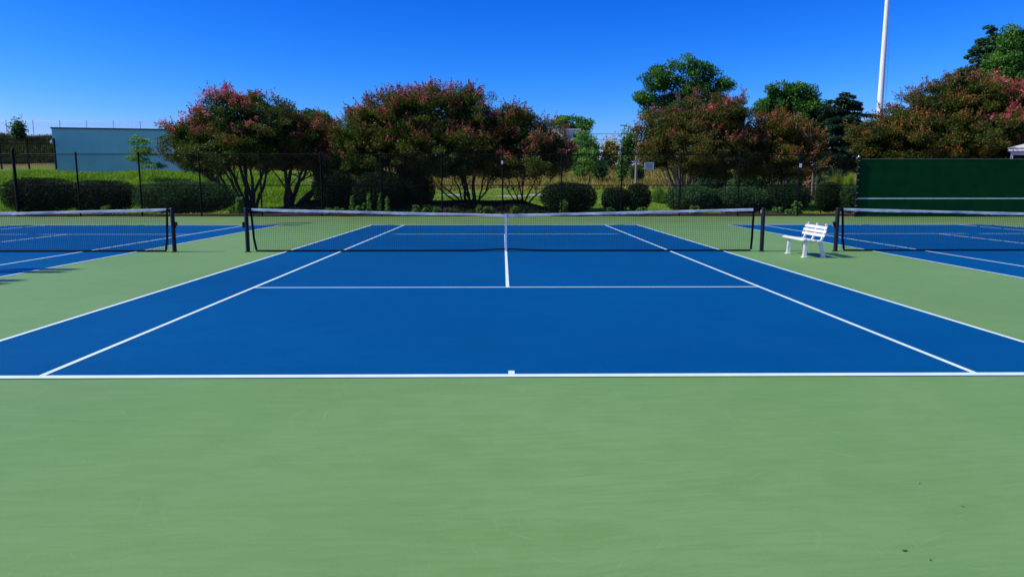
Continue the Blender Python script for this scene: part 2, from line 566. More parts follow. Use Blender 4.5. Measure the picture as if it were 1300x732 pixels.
# pale path crossing the lawn
vs, fs = [], []
pxs = np.linspace(-30, 40, 71)
for x in pxs:
    yc = 59.5 + 1.2 * math.sin(x * 0.09)
    for j in range(5):
        y = yc - 1.4 + 0.7 * j
        vs.append((x, y, float(height(x, y)) + 0.05))
for i in range(70):
    for j in range(4):
        fs.append((i * 5 + j, (i + 1) * 5 + j, (i + 1) * 5 + j + 1, i * 5 + j + 1))
MB().add(vs, fs).build('path', M['path'], kind='structure')

# ------------------------------------------------------------------ courts
HW, SW, LEN, SV = 5.485, 4.115, 23.77, 6.40
NETY = LEN / 2


def court(cx):
    pl = MB().sheet(cx - HW, -0.05, cx + HW, LEN + 0.05, 0.004).build('playing_surface', M['blue'], kind='structure')
    z = 0.008

    def ln(name, x0, y0, x1, y1):
        MB().sheet(cx + x0, y0, cx + x1, y1, z).build(name, M['line'], pl)
    w = 0.055
    ln('baseline', -HW, -0.05, HW, 0.045)
    ln('baseline', -HW, LEN - 0.045, HW, LEN + 0.05)
    for s in (-1, 1):
        a, c = sorted((s * HW, s * (HW - w)))
        ln('doubles_sideline', a, 0.045, c, LEN - 0.045)
        a, c = sorted((s * (SW + w / 2), s * (SW - w / 2)))
        ln('singles_sideline', a, 0.045, c, LEN - 0.045)
    for y in (NETY - SV, NETY + SV - w):
        ln('service_line', -SW + w / 2, y, SW - w / 2, y + w)
    ln('centre_service_line', -w / 2, NETY - SV + w, w / 2, NETY + SV - w)
    ln('centre_mark', -w / 2, 0.045, w / 2, 0.16)
    ln('centre_mark', -w / 2, LEN - 0.16, w / 2, LEN - 0.045)


LCX, RCX = -14.61, 14.66
for cx in (0.0, LCX, RCX):
    court(cx)


# ------------------------------------------------------------------ nets
def top_z(x):
    return 0.925 + (1.075 - 0.925) * (abs(x) / 6.4) ** 1.1


def make_net():
    t = thing('tennis_net', 'low black tennis net with white headband and centre strap across the middle court', 'net', (0, NETY, 0), 'tennis nets across the courts')
    for s in (-1, 1):
        p = MB().lathe((6.4 * s, NETY, 0.005), [(0.050, 0), (0.050, 1.06), (0.047, 1.072), (0.030, 1.085)], 16).build('post', M['post'], t, True)
        MB().lathe((6.4 * s, NETY, 0.0), [(0.085, 0.002), (0.085, 0.012), (0.056, 0.016)], 16).build('ground_sleeve', M['post'], p, True)
        if s < 0:
            q = MB().box((-6.50, NETY - 0.035, 0.60), (-6.452, NETY + 0.035, 0.74), bev=0.006)
            q.build('winch', M['post'], p)
            MB().tube([(-6.505, NETY, 0.67), (-6.53, NETY - 0.01, 0.67), (-6.53, NETY - 0.09, 0.62)], 0.008, 6).build('winch_handle', M['steel'], p)
        else:
            MB().tube([(6.345, NETY, 1.03), (6.345, NETY, 0.96)], 0.018, 8).build('cable_hook', M['steel'], p)
    x0, x1 = -6.28, 6.16
    xs_ = np.linspace(x0, x1, 80)
    MB().tube([(-6.4, NETY, 1.068)] + [(x, NETY, top_z(x) - 0.012) for x in xs_] + [(6.4, NETY, 1.066)], 0.005, 6).build('cable', M['steel'], t)
    # headband folded over the cable, a little wavy and sagging between stitches
    rng = np.random.default_rng(3)
    vs, fs = [], []
    NN = 160
    for i in range(NN + 1):
        x = x0 + 0.02 + (x1 - x0 - 0.04) * i / NN
        zt = top_z(x)
        wv = 0.006 * math.sin(x * 5.1) + 0.004 * rng.standard_normal()
        dp = 0.062 + 0.006 * math.sin(x * 2.3 + 1) + 0.003 * rng.standard_normal()
        for (yy, zz) in ((-0.010 + wv * 0.6, zt - dp), (-0.012 + wv * 0.3, zt - 0.03), (-0.008, zt - 0.004), (0.0, zt), (0.008, zt - 0.004), (0.012 + wv * 0.3, zt - 0.03), (0.010 + wv * 0.6, zt - dp)):
            vs.append((x, NETY + yy, zz))
    for i in range(NN):
        for j in range(6):
            fs.append((i * 7 + j, (i + 1) * 7 + j, (i + 1) * 7 + j + 1, i * 7 + j + 1))
    MB().add(vs, fs).build('headband', M['tape'], t, True)
    # black end straps that carry the band to the posts
    MB().box((-6.38, NETY - 0.008, 1.02), (x0 + 0.02, NETY + 0.008, 1.066)).build('end_strap', M['cord'], t)
    MB().box((x1 - 0.02, NETY - 0.008, 1.045), (6.38, NETY + 0.008, 1.072)).build('end_strap', M['cord'], t)

    # netting: real cords
    def bot(x):
        return 0.030 + 0.032 * math.exp(-(x / 0.6) ** 2)
    vs, fs = [], []

    def prism(a, b_, r):
        n0 = len(vs)
        a = Vector(a)
        b_ = Vector(b_)
        d = (b_ - a).normalized()
        u = d.cross(Vector((0, 1, 0))).normalized()
        w = Vector((0, 1, 0))
        for p in (a, b_):
            for k in range(3):
                an = 2 * math.pi * k / 3
                vs.append(p + u * r * math.cos(an) + w * r * math.sin(an))
        for k in range(3):
            k2 = (k + 1) % 3
            fs.append((n0 + k, n0 + k2, n0 + 3 + k2, n0 + 3 + k))
    p = 0.046
    xx = x0 + 0.02
    rr = random.Random(4)
    while xx < x1 - 0.01:
        inset = 1.0
        j = 0.003 * rr.uniform(-1, 1)
        prism((xx, NETY, bot(xx)), (xx + j, NETY, top_z(xx) - 0.05), 0.0026)
        xx += p
    rows = 20
    for r_ in range(1, rows):
        u = r_ / rows
        rad = 0.0038 if r_ >= rows - 5 else 0.0026
        seg = np.linspace(x0 + 0.01, x1 - 0.01, 41)
        for a, c in zip(seg[:-1], seg[1:]):
            za = bot(a) + u * (top_z(a) - 0.05 - bot(a))
            zc = bot(c) + u * (top_z(c) - 0.05 - bot(c))
            prism((a, NETY, za), (c, NETY, zc), rad)
    MB().add(vs, fs).build('netting', M['cord'], t, kind='stuff')
    # side bands, pulled in a little towards the ground
    for (xa, xb, s) in ((x0, x0 + 0.09, -1), (x1, x1 - 0.03, 1)):
        a = [(xa, 1.06), (xa + 0.2 * (xb - xa), 0.75), (xa + 0.45 * (xb - xa), 0.35), (xb, 0.05)]
        q = MB()
        vs2, fs2 = [], []
        for (x, z) in a:
            for dx in (-0.026, 0.026):
                for dy in (-0.006, 0.006):
                    vs2.append((x + dx, NETY + dy, z))
        for i in range(3):
            o = i * 4
            fs2 += [(o, o + 2, o + 6, o + 4), (o + 1, o + 5, o + 7, o + 3), (o, o + 4, o + 5, o + 1), (o + 2, o + 3, o + 7, o + 6)]
        q.add(vs2, fs2).build('side_band', M['cord'], t)
    pts = [(x, NETY, bot(x)) for x in np.linspace(x0 + 0.08, x1 - 0.04, 61)]
    vs, fs = [], []
    for (x, y, z) in pts:
        for (dy, dz) in ((-0.006, -0.018), (0.006, -0.018), (0.006, 0.018), (-0.006, 0.018)):
            vs.append((x, y + dy, z + dz))
    for i in range(60):
        o = i * 4
        for k in range(4):
            k2 = (k + 1) % 4
            fs.append((o + k, o + k2, o + 4 + k2, o + 4 + k))
    MB().add(vs, fs).build('bottom_band', M['cord'], t)
    MB().box((-0.026, NETY - 0.018, 0.012), (0.026, NETY - 0.014, 0.932)).box((-0.026, NETY - 0.018, 0.932), (0.026, NETY + 0.018, 0.936)).box((-0.026, NETY + 0.014, 0.012), (0.026, NETY + 0.018, 0.932)).build('centre_strap', M['strap'], t)
    MB().lathe((0, NETY, 0.008), [(0.03, 0), (0.03, 0.01), (0.012, 0.03)], 10).build('strap_anchor', M['steel'], t)
    return t


net0 = make_net()
for cx, lab in ((LCX, 'black tennis net across the left court, running out of the left edge of the photo'), (RCX, 'black tennis net across the right court, behind the white bench')):
    c = copy_tree(net0)
    c.location = (cx, NETY, 0)
    c['label'] = lab
    if cx < 0:
        c.scale.x = -1

# ------------------------------------------------------------------ bench
def make_bench():
    # seat looks towards -X, long axis along Y
    bx, y0, y1 = 6.80, 10.16, 11.40
    t = thing('bench', 'white slatted plastic bench standing between the middle and right courts', 'bench', (7.05, 10.78, 0))
    pm = M['plastic']
    # four seat slats, front one rolled down
    for i, x in enumerate((6.76, 6.875, 6.99, 7.105)):
        z = 0.415 - 0.012 * i
        tilt = R(16) if i == 0 else R(3)
        Mx = Matrix.Translation((x, (y0 + y1) / 2, z)) @ Matrix.Rotation(-tilt if i == 0 else tilt, 4, 'Y')
        MB().box((-0.048, -(y1 - y0) / 2, -0.016), (0.048, (y1 - y0) / 2, 0.016), Mx, bev=0.008).build('seat_slat', pm, t, True)
    # three back slats on a reclined line
    back = [(7.205, 0.505), (7.232, 0.592), (7.258, 0.678)]
    for i, (x, z) in enumerate(back):
        Mx = Matrix.Translation((x, (y0 + y1) / 2 + 0.0, z)) @ Matrix.Rotation(R(14), 4, 'Y')
        e = 0.0 if i < 2 else 0.03
        MB().box((-0.013, -(y1 - y0) / 2 + e, -0.034), (0.013, (y1 - y0) / 2 - e, 0.034), Mx, bev=0.008).build('back_slat', pm, t, True)
    # three back supports, with curved tips above the top slat
    for y in (y0 + 0.14, (y0 + y1) / 2, y1 - 0.14):
        pts = [(7.165, y, 0.375), (7.19, y, 0.43), (7.22, y, 0.51), (7.248, y, 0.60), (7.275, y, 0.685), (7.280, y, 0.725), (7.262, y, 0.745)]
        vs, fs = [], []
        for i, p_ in enumerate(pts):
            a = 0.020 if i < 5 else (0.022, 0.016)[i - 5]
            hw = 0.022
            q0 = Vector(pts[max(i - 1, 0)])
            q1 = Vector(pts[min(i + 1, len(pts) - 1)])
            tn = (q1 - q0).normalized()
            nn = Vector((tn.z, 0, -tn.x))
            for (s1, s2) in ((-1, -1), (1, -1), (1, 1), (-1, 1)):
                vs.append(Vector(p_) + nn * (a * s1 + 0.016) + Vector((0, hw * s2, 0)))
        for i in range(len(pts) - 1):
            o = 4 * i
            for k_ in range(4):
                k2 = (k_ + 1) % 4
                fs.append((o + k_, o + 4 + k_, o + 4 + k2, o + k2))
        fs.append((0, 1, 2, 3))
        o = 4 * (len(pts) - 1)
        fs.append((o + 3, o + 2, o + 1, o))
        MB().add(vs, fs).build('back_support', pm, t, True)

    def leg(pts, y, hw):
        """channel section leg: two flanges and a recessed web, following a curve in the X-Z plane"""
        mb = MB()
        for (oy, wy, dep) in ((-hw, 0.010, 0.034), (hw, 0.010, 0.034), (0, hw, 0.012)):
            vs, fs = [], []
            for i, (x, z) in enumerate(pts):
                q0 = pts[max(i - 1, 0)]
                q1 = pts[min(i + 1, len(pts) - 1)]
                tn = Vector((q1[0] - q0[0], 0, q1[1] - q0[1])).normalized()
                nn = Vector((-tn.z, 0, tn.x))
                fl = 1 + 0.35 * max(0, 1 - z / 0.10)
                for (s1, s2) in ((-1, -1), (1, -1), (1, 1), (-1, 1)):
                    vs.append(Vector((x, y + oy * fl + wy * s2 * (fl if oy == 0 else 1), z)) + nn * dep * s1)
            for i in range(len(pts) - 1):
                o = 4 * i
                for k_ in range(4):
                    k2 = (k_ + 1) % 4
                    fs.append((o + k_, o + k2, o + 4 + k2, o + 4 + k_))
            fs.append((3, 2, 1, 0))
            o = 4 * (len(pts) - 1)
            fs.append((o, o + 1, o + 2, o + 3))
            mb.add(vs, fs)
        o = mb.build('leg', pm, t)
        x, z = pts[-1]
        MB().box((x - 0.055, y - hw - 0.035, 0.001), (x + 0.055, y + hw + 0.035, 0.022), bev=0.006).build('foot', pm, o)
        return o
    for y in (y0 + 0.14, y1 - 0.14):
        leg([(6.86, 0.385), (6.84, 0.33), (6.835, 0.24), (6.83, 0.14), (6.82, 0.02)], y, 0.027)
        leg([(7.13, 0.385), (7.17, 0.33), (7.20, 0.24), (7.22, 0.14), (7.255, 0.02)], y, 0.027)
        MB().box((6.80, y - 0.018, 0.345), (7.18, y + 0.018, 0.385), bev=0.006).build('side_rail', pm, t)
    MB().box((6.97, y0 + 0.16, 0.33), (7.01, y1 - 0.16, 0.37), bev=0.006).build('stretcher', pm, t)
    return t


make_bench()


# ------------------------------------------------------------------ fences
def lattice(x0, x1, y, z0, z1, pitch, r):
    """woven wire diamonds as thin prisms (world verts, quads)"""
    hh = z1 - z0
    A, B_ = [], []
    n_ = int((x1 - x0 + hh) / pitch)
    for k_ in range(n_):
        s = x0 - hh + k_ * pitch
        for sg in (1, -1):
            if sg > 0:
                a = [s, z0]; b2 = [s + hh, z1]
            else:
                a = [s + hh, z0]; b2 = [s, z1]
            # clip in x
            def cl(p, q, lim, less):
                if (p[0] < lim) == less and p[0] != lim:
                    u = (lim - p[0]) / (q[0] - p[0])
                    return [lim, p[1] + u * (q[1] - p[1])]
                return p
            if max(a[0], b2[0]) <= x0 or min(a[0], b2[0]) >= x1:
                continue
            a2 = cl(a, b2, x0, True); c2 = cl(b2, a, x0, True)
            a3 = cl(a2, c2, x1, False); c3 = cl(c2, a2, x1, False)
            A.append((a3[0], y, a3[1])); B_.append((c3[0], y, c3[1]))
    A = np.array(A); B_ = np.array(B_)
    d = B_ - A
    d /= np.linalg.norm(d, axis=1, keepdims=True) + 1e-9
    yv = np.array([0, 1.0, 0])
    u = np.cross(d, yv)
    V_ = []
    for p in (A, B_):
        for k_ in range(3):
            an = 2 * math.pi * k_ / 3
            V_.append(p + u * (r * math.cos(an)) + yv * (r * math.sin(an)))
    m_ = len(A)
    V_ = np.concatenate(V_)
    base = np.arange(m_)
    Qs = []
    for k_ in range(3):
        k2 = (k_ + 1) % 3
        Qs.append(np.stack([base + k_ * m_, base + k2 * m_, base + (3 + k2) * m_, base + (3 + k_) * m_], 1))
    return V_, np.concatenate(Qs)


FY = 31.90
FT = 3.18
fx0 = W(-130, 233, FY).x
fx1 = W(1084, 233, FY).x
f = thing('chain_link_fence', 'tall black chain link fence behind the far ends of the courts', 'fence', (0, FY, 0))
post_px = [20 - 76.4, 20, 99, 178, 254, 331, 408, 484, 561, 638, 713, 789, 863.5, 938, 1014]
pm0 = None
for i, px in enumerate(post_px):
    x = W(px, 233, FY).x
    if pm0 is None:
        pm0 = MB().lathe((x, FY, 0.0), [(0.042, -0.05), (0.042, FT + 0.05), (0.050, FT + 0.055), (0.050, FT + 0.09), (0.02, FT + 0.11)], 12).build('post', M['fence'], f, True)
        px0 = x
    elif px == 20:      # thicker terminal post
        MB().lathe((x, FY, 0.0), [(0.075, -0.05), (0.075, FT + 0.16), (0.095, FT + 0.165), (0.095, FT + 0.22), (0.04, FT + 0.29)], 14).build('post', M['fence'], f, True)
    else:
        o = pm0.copy()
        C.objects.link(o)
        o.parent = f
        o.location = (x - px0, 0, 0)
for z, r_ in ((FT, 0.026), (1.60, 0.024), (0.10, 0.010)):
    MB().tube([(fx0, FY, z), (fx1, FY, z)], r_, 8).build('rail', M['fence'], f)
V_, Q_ = lattice(fx0, fx1, FY - 0.03, 0.05, FT, 0.072, 0.0018)
np_mesh('wire_mesh', V_, Q_, M['fence'], f, kind='stuff')

# signs hanging on the fence
def plate(name, label, px, py, w, h, Y, mat_, lines=0):
    p = W(px, py, Y)
    t_ = thing(name, label, 'sign', (p.x, Y, p.z))
    MB().box((p.x - w / 2, Y - 0.006, p.z - h / 2), (p.x + w / 2, Y + 0.006, p.z + h / 2)).build('sign_plate', mat_, t_)
    for i in range(lines):
        z = p.z + h * (0.34 - 0.68 * i / max(1, lines - 1))
        wv = w * (0.40 if i % 2 == 0 else 0.34)
        MB().box((p.x - wv, Y - 0.009, z - h * 0.035), (p.x + wv, Y - 0.0065, z + h * 0.035)).build('printed_line', M['signtext'], t_)
    for sx in (-1, 1):
        MB().tube([(p.x + sx * w * 0.42, Y - 0.012, p.z + h * 0.42), (p.x + sx * w * 0.42, Y + 0.05, p.z + h * 0.42)], 0.008, 6).build('tie', M['steel'], t_)
    return t_


plate('sign', 'small grey rectangular notice hung high on the chain link fence', 824, 210.5, 0.50, 0.36, FY - 0.06, M['signface'], 5)
plate('sign', 'tiny white tag on a fence post near the pink flowers', 1016.5, 210, 0.12, 0.20, FY - 0.10, M['whitewall'], 0)
plate('sign', 'tiny white tag on a fence post below the middle trees', 637.5, 206, 0.09, 0.16, FY - 0.10, M['whitewall'], 0)

# ------------------------------------------------------------------ practice wall
WY = 31.15
wl = W(1089, 233, WY).x
wt = W(1150, 201.5, WY).z
wall = thing('practice_wall', 'dark green hitting wall with a white net line behind the right court', 'practice wall', (wl, WY, 0))
pw = 1.22
npan = 12
for i in range(npan):
    x = wl + 0.03 + i * pw
    MB().box((x + 0.002, WY, 0.02), (x + pw - 0.002, WY + 0.02, wt - 0.03)).build('panel', M['board'], wall)
    MB().box((x + 0.004, WY - 0.0035, 0.905), (x + pw - 0.004, WY - 0.0005, 0.965)).build('net_line', M['boardline'], wall)
MB().box((wl, WY - 0.01, wt - 0.028), (wl + npan * pw + 0.06, WY + 0.07, wt)).build('top_trim', M['boardtrim'], wall)
MB().box((wl + 0.03, WY + 0.022, 0.3), (wl + npan * pw, WY + 0.07, 0.4)).box((wl + 0.03, WY + 0.022, 1.5), (wl + npan * pw, WY + 0.07, 1.6)).box((wl + 0.03, WY + 0.022, wt - 0.25), (wl + npan * pw, WY + 0.07, wt - 0.15)).build('backing_rail', M['timber'], wall)
ep = MB().lathe((wl - 0.045, WY - 0.03, 0.0), [(0.055, 0), (0.055, wt + 0.07)], 14).build('post', M['fence'], wall, True)
MB().lathe((wl - 0.045, WY - 0.03, wt + 0.07), [(0.066, 0.0), (0.066, 0.03), (0.04, 0.08), (0.012, 0.10)], 14).build('post_cap', M['steel'], ep, True)
for i in range(9):
    z = 0.25 + i * (wt - 0.35) / 8
    MB().box((wl - 0.105, WY - 0.092, z - 0.012), (wl + 0.0, WY - 0.086, z + 0.012)).build('tie_band', M['steel'], ep)

# ------------------------------------------------------------------ foliage helpers
def leaf_quads(P, size, rng, aspect=0.55, up=0.0, along=None, jit=0.35):
    """one diamond shaped leaf per point; `up` biases the normal upwards"""
    n_ = len(P)
    nrm = rng.standard_normal((n_, 3))
    nrm[:, 2] = nrm[:, 2] + up * 2
    nrm /= np.linalg.norm(nrm, axis=1, keepdims=True)
    if along is None:
        a = rng.standard_normal((n_, 3))
    else:
        a = along + jit * rng.standard_normal((n_, 3))
    u = a - (a * nrm).sum(1, keepdims=True) * nrm
    u /= np.linalg.norm(u, axis=1, keepdims=True) + 1e-9
    w = np.cross(nrm, u)
    s = size[:, None]
    bend = nrm * s * 0.12
    v0 = P - u * s * 0.5
    v1 = P - u * s * 0.05 + w * s * aspect * 0.5 + bend
    v2 = P + u * s * 0.5
    v3 = P - u * s * 0.05 - w * s * aspect * 0.5 + bend
    Vv = np.stack([v0, v1, v2, v3], 1).reshape(-1, 3)
    Qq = np.arange(4 * n_).reshape(-1, 4)
    return Vv, Qq


def to_ell(lobes, Y, deep=0.85):
    """lobes in photo pixels (x, y, rx, ry[, dY]) -> world ellipsoids at plane Y"""
    out_ = []
    d = Y - CAM.y
    for lb in lobes:
        px, py, rx, ry = lb[:4]
        dy = lb[4] if len(lb) > 4 else 0.0
        c = W(px, py, Y + dy)
        s = (d + dy) / F
        out_.append((np.array(c), np.array([rx * s, max(rx, ry) * s * deep, ry * s])))
    return out_


def clumps(ell, rng, dens, lo=0.62, hi=1.0, bottom=-0.55):
    P, D, RR = [], [], []
    for i, (c, r) in enumerate(ell):
        area = 4 * math.pi * ((r[0] * r[1]) ** 1.6 / 3 + (r[0] * r[2]) ** 1.6 / 3 + (r[1] * r[2]) ** 1.6 / 3) ** (1 / 1.6)
        n_ = int(area * dens)
        d = rng.standard_normal((n_, 3))
        d /= np.linalg.norm(d, axis=1, keepdims=True)
        q = lo + (hi - lo) * np.sqrt(rng.random(n_))
        keep = d[:, 2] > bottom - 0.4 * rng.random(n_)
        p = c + d * q[:, None] * r
        for j, (c2, r2) in enumerate(ell):
            if j != i:
                e = (((p - c2) / r2) ** 2).sum(1)
                keep &= ~(e < 0.42)
        P.append(p[keep]); D.append(d[keep]); RR.append(q[keep])
    return np.concatenate(P), np.concatenate(D), np.concatenate(RR)


def foliage(ell, rng, dens, cr, per, leaf, flat=0.6, tint_mu=0.4, tint_sd=0.16, clump_sd=0.14, lo=0.62, hi=1.0, up=0.2, aspect=0.55, inner=0.35, bottom=-0.55, tip_tint=0.12):
    """returns verts, quads, tint and the clump centres with their outward directions"""
    P, D, q = clumps(ell, rng, dens, lo, hi, bottom)
    nC = len(P)
    rad = cr * (0.6 + 0.8 * rng.random(nC))
    cnt = np.maximum(8, (per * (rad / cr) ** 2 * (0.6 + 0.8 * rng.random(nC)))).astype(int)
    idx = np.repeat(np.arange(nC), cnt)
    n_ = len(idx)
    g = rng.standard_normal((n_, 3))
    g /= np.linalg.norm(g, axis=1, keepdims=True)
    g *= (rng.random(n_) ** 0.42)[:, None]
    off = g * rad[idx][:, None]
    off[:, 2] *= flat
    pts = P[idx] + off
    ct = tint_mu + clump_sd * rng.standard_normal(nC)
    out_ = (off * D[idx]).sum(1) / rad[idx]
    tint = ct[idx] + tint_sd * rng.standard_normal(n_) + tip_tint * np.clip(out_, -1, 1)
    size = leaf * (0.65 + 0.7 * rng.random(n_))
    if inner > 0:
        ni = int(n_ * inner)
        e = rng.integers(0, len(ell), ni)
        cc = np.array([x[0] for x in ell])[e]
        r_ = np.array([x[1] for x in ell])[e]
        g = rng.standard_normal((ni, 3))
        g /= np.linalg.norm(g, axis=1, keepdims=True)
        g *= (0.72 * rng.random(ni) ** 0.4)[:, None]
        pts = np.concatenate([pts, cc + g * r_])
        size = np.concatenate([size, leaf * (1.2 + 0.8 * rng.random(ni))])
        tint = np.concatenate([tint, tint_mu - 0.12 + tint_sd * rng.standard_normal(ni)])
    Vv, Qq = leaf_quads(pts, size, rng, aspect, up)
    return Vv, Qq, np.clip(tint, 0, 1), P, D, q


def panicles(P, D, rng, length, width, per, size, push=0.1):
    """flower or seed heads: small cones of tiny petals pointing out and up"""
    nC = len(P)
    ax = D + np.array([0, 0, 0.7]) + 0.35 * rng.standard_normal((nC, 3))
    ax /= np.linalg.norm(ax, axis=1, keepdims=True)
    idx = np.repeat(np.arange(nC), per)
    n_ = len(idx)
    u = rng.random(n_)
    g = rng.standard_normal((n_, 3))
    L_ = length * (0.6 + 0.8 * rng.random(nC))[idx]
    pts = P[idx] + ax[idx] * (push + u * L_)[:, None] + g * (width * (1.05 - u))[:, None] * 0.5
    Vv, Qq = leaf_quads(pts, size * (0.6 + 0.8 * rng.random(n_)), rng, 0.8)
    tint = np.clip((0.5 + 0.22 * rng.standard_normal(nC))[idx] + 0.18 * rng.standard_normal(n_), 0, 1)
    return Vv, Qq, tint


def curve_pts(a, b_, sag, rng, n=7, wob=0.06):
    a = Vector(a); b_ = Vector(b_)
    ln = (b_ - a).length
    pts = []
    for i in range(n):
        u = i / (n - 1)
        p = a.lerp(b_, u)
        # leave the base leaning out, then turn up
        p.z += sag * ln * math.sin(math.pi * u) * -1
        if 0 < i < n - 1:
            p += Vector(rng.standard_normal(3)) * wob * ln / n
        pts.append(p)
    return pts


def stems(t_, base, ell, rng, bark, n_stem, r0, spread=0.25, name='trunk', twigs=4):
    tw = MB()
    order = rng.permutation(len(ell))
    for i in range(n_stem):
        c, r = ell[order[i % len(ell)]]
        tgt = c + np.array([rng.uniform(-.55, .55), rng.uniform(-.5, .5), rng.uniform(-.5, .1)]) * r
        b0 = Vector(base) + Vector((rng.uniform(-spread, spread), rng.uniform(-spread, spread), 0))
        b0.z = float(height(b0.x, b0.y)) - 0.05
        pts = curve_pts(b0, tgt, 0.05, rng, 8, 0.10)
        rr = [r0 * (0.8 + 0.4 * rng.random()) * (1 - 0.75 * k_ / 7) for k_ in range(8)]
        MB().tube(pts, rr, 7).build(name, bark, t_, True)
        for k_ in range(twigs):
            j = int(rng.integers(3, 7))
            c2, r2 = ell[int(rng.integers(len(ell)))] if rng.random() < 0.35 else (c, r)
            g = rng.standard_normal(3)
            g /= np.linalg.norm(g)
            g[2] = abs(g[2]) * 0.8
            e = c2 + g * r2 * 0.8
            if (Vector(e) - pts[j]).length > 5.5:
                continue
            q_ = curve_pts(pts[j], e, 0.03, rng, 5, 0.12)
            tw.tube(q_, [rr[j] * 0.5 * (1 - 0.8 * m_ / 4) for m_ in range(5)], 5)
    if tw.v:
        tw.build('branches', bark, t_, True, kind='stuff')


def tree(name, label, Y, base_px, lobes, seed, leaf_m, bark, n_stem, r0, dens, cr, per, leaf, group=None, heads=None, pink=None, spread=0.25, deep=0.85, twigs=4, cat='tree', **kw):
    rng = np.random.default_rng(seed)
    ell = to_ell(lobes, Y, deep)
    bx = W(base_px, 233, Y).x
    bz = float(height(bx, Y))
    t_ = thing(name, label, cat, (bx, Y, bz), group)
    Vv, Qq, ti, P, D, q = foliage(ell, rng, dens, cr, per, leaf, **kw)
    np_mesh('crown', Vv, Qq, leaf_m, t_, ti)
    if heads:
        m_, frac, thr = heads[:3]
        sel = (D[:, 2] > thr) & (q > 0.8) & (rng.random(len(P)) < frac)
        if sel.any():
            PP = np.repeat(P[sel], 5, 0) + 0.36 * cr * 2 * (rng.random((sel.sum() * 5, 3)) - 0.5) * np.array([1.6, 1.6, 0.8])
            DD = np.repeat(D[sel], 5, 0)
            np_mesh('seed_heads', *_pn(panicles(PP, DD, rng, 0.42, 0.14, 22, 0.072, cr * 0.35), m_, t_))
    if pink:
        frac, cond = pink
        sel = (D[:, 2] > -0.1) & (q > 0.75) & cond(P, D) & (rng.random(len(P)) < frac)
        if sel.any():
            PP = np.repeat(P[sel], 5, 0) + 0.36 * cr * 2 * (rng.random((sel.sum() * 5, 3)) - 0.5) * np.array([1.6, 1.6, 0.9])
            DD = np.repeat(D[sel], 5, 0)
            np_mesh('blossoms', *_pn(panicles(PP, DD, rng, 0.30, 0.17, 22, 0.066, cr * 0.3), L['pink'], t_))
    stems(t_, (bx, Y, bz), ell, rng, bark, n_stem, r0, spread, twigs=twigs)
    return t_


def _pn(res, m_, t_):
    Vv, Qq, ti = res
    return (Vv, Qq, m_, t_, ti)


ROW = 'crape myrtle trees in a row behind the fence'
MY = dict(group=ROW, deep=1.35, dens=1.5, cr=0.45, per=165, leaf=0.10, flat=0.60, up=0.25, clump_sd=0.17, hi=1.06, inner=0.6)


def pxX(px, Y):
    return W(px, 200, Y).x


Y = 37.4
tree('crape_myrtle', 'green crape myrtle with many bright pink flower heads, leftmost of the row', Y, 318,
     [(244, 182, 30, 27), (232, 166, 20, 10), (240, 200, 24, 15), (262, 210, 30, 12), (292, 152, 40, 32), (336, 160, 42, 38), (300, 193, 58, 26), (366, 176, 34, 30, .4), (258, 150, 14, 9), (300, 128, 24, 9)], 11,
     L['myrtle_green'], M['bark'], 14, 0.115, tint_mu=0.42, heads=(L['seed_rust'], 0.25, 0.1), pink=(0.75, lambda P, D: (P[:, 0] < pxX(345, 37.4)) & (P[:, 2] > W(300, 176, 37.4).z)), **MY)
Y = 38.6
tree('crape_myrtle', 'rust orange crape myrtle between the pink flowered tree and the largest clump', Y, 362,
     [(394, 182, 36, 30), (374, 162, 28, 18), (412, 208, 28, 20), (358, 200, 36, 24), (425, 190, 22, 22)], 12,
     L['myrtle_rust'], M['bark'], 9, 0.15, tint_mu=0.50, heads=(L['seed_orange'], 0.45, 0.0), pink=(0.25, lambda P, D: P[:, 0] > pxX(385, 38.6)), spread=0.55, **MY)
Y = 38.0
tree('crape_myrtle', 'broad olive and dusty red crape myrtle with dark trunks, behind the small canna plants', Y, 524,
     [(456, 178, 36, 30), (497, 162, 42, 42), (520, 190, 46, 38), (456, 207, 38, 22), (474, 150, 28, 16), (512, 134, 26, 16)], 13,
     L['myrtle_green'], M['bark'], 10, 0.14, tint_mu=0.52, heads=(L['seed_rust'], 0.75, 0.15), pink=(0.16, lambda P, D: P[:, 2] > W(500, 160, 38).z), spread=0.5, **MY)
Y = 38.4
tree('crape_myrtle', 'tall dusty red crape myrtle with stems fanning wide over the lawn', Y, 597,
     [(550, 152, 46, 37), (596, 152, 40, 36), (575, 190, 56, 32), (622, 186, 38, 33), (580, 128, 34, 12), (548, 128, 24, 12), (585, 213, 44, 14), (540, 210, 34, 16)], 14,
     L['myrtle_green'], M['bark'], 13, 0.075, tint_mu=0.50, heads=(L['seed_rust'], 0.8, 0.1), pink=(0.16, lambda P, D: P[:, 2] > W(500, 190, 38).z), spread=0.35, **MY)
Y = 38.2
tree('crape_myrtle', 'dark crape myrtle with drooping right side, beside the slender young tree', Y, 663,
     [(640, 168, 30, 28), (676, 182, 36, 30), (703, 190, 20, 28), (664, 207, 48, 22), (652, 150, 24, 12), (706, 200, 20, 20), (640, 216, 30, 13)], 15,
     L['myrtle_green'], M['bark'], 7, 0.06, tint_mu=0.55, heads=(L['seed_rust'], 0.6, 0.0), pink=(0.40, lambda P, D: (P[:, 2] < W(660, 178, 38.2).z) & (P[:, 0] > pxX(645, 38.2))), **MY)
Y = 40.6
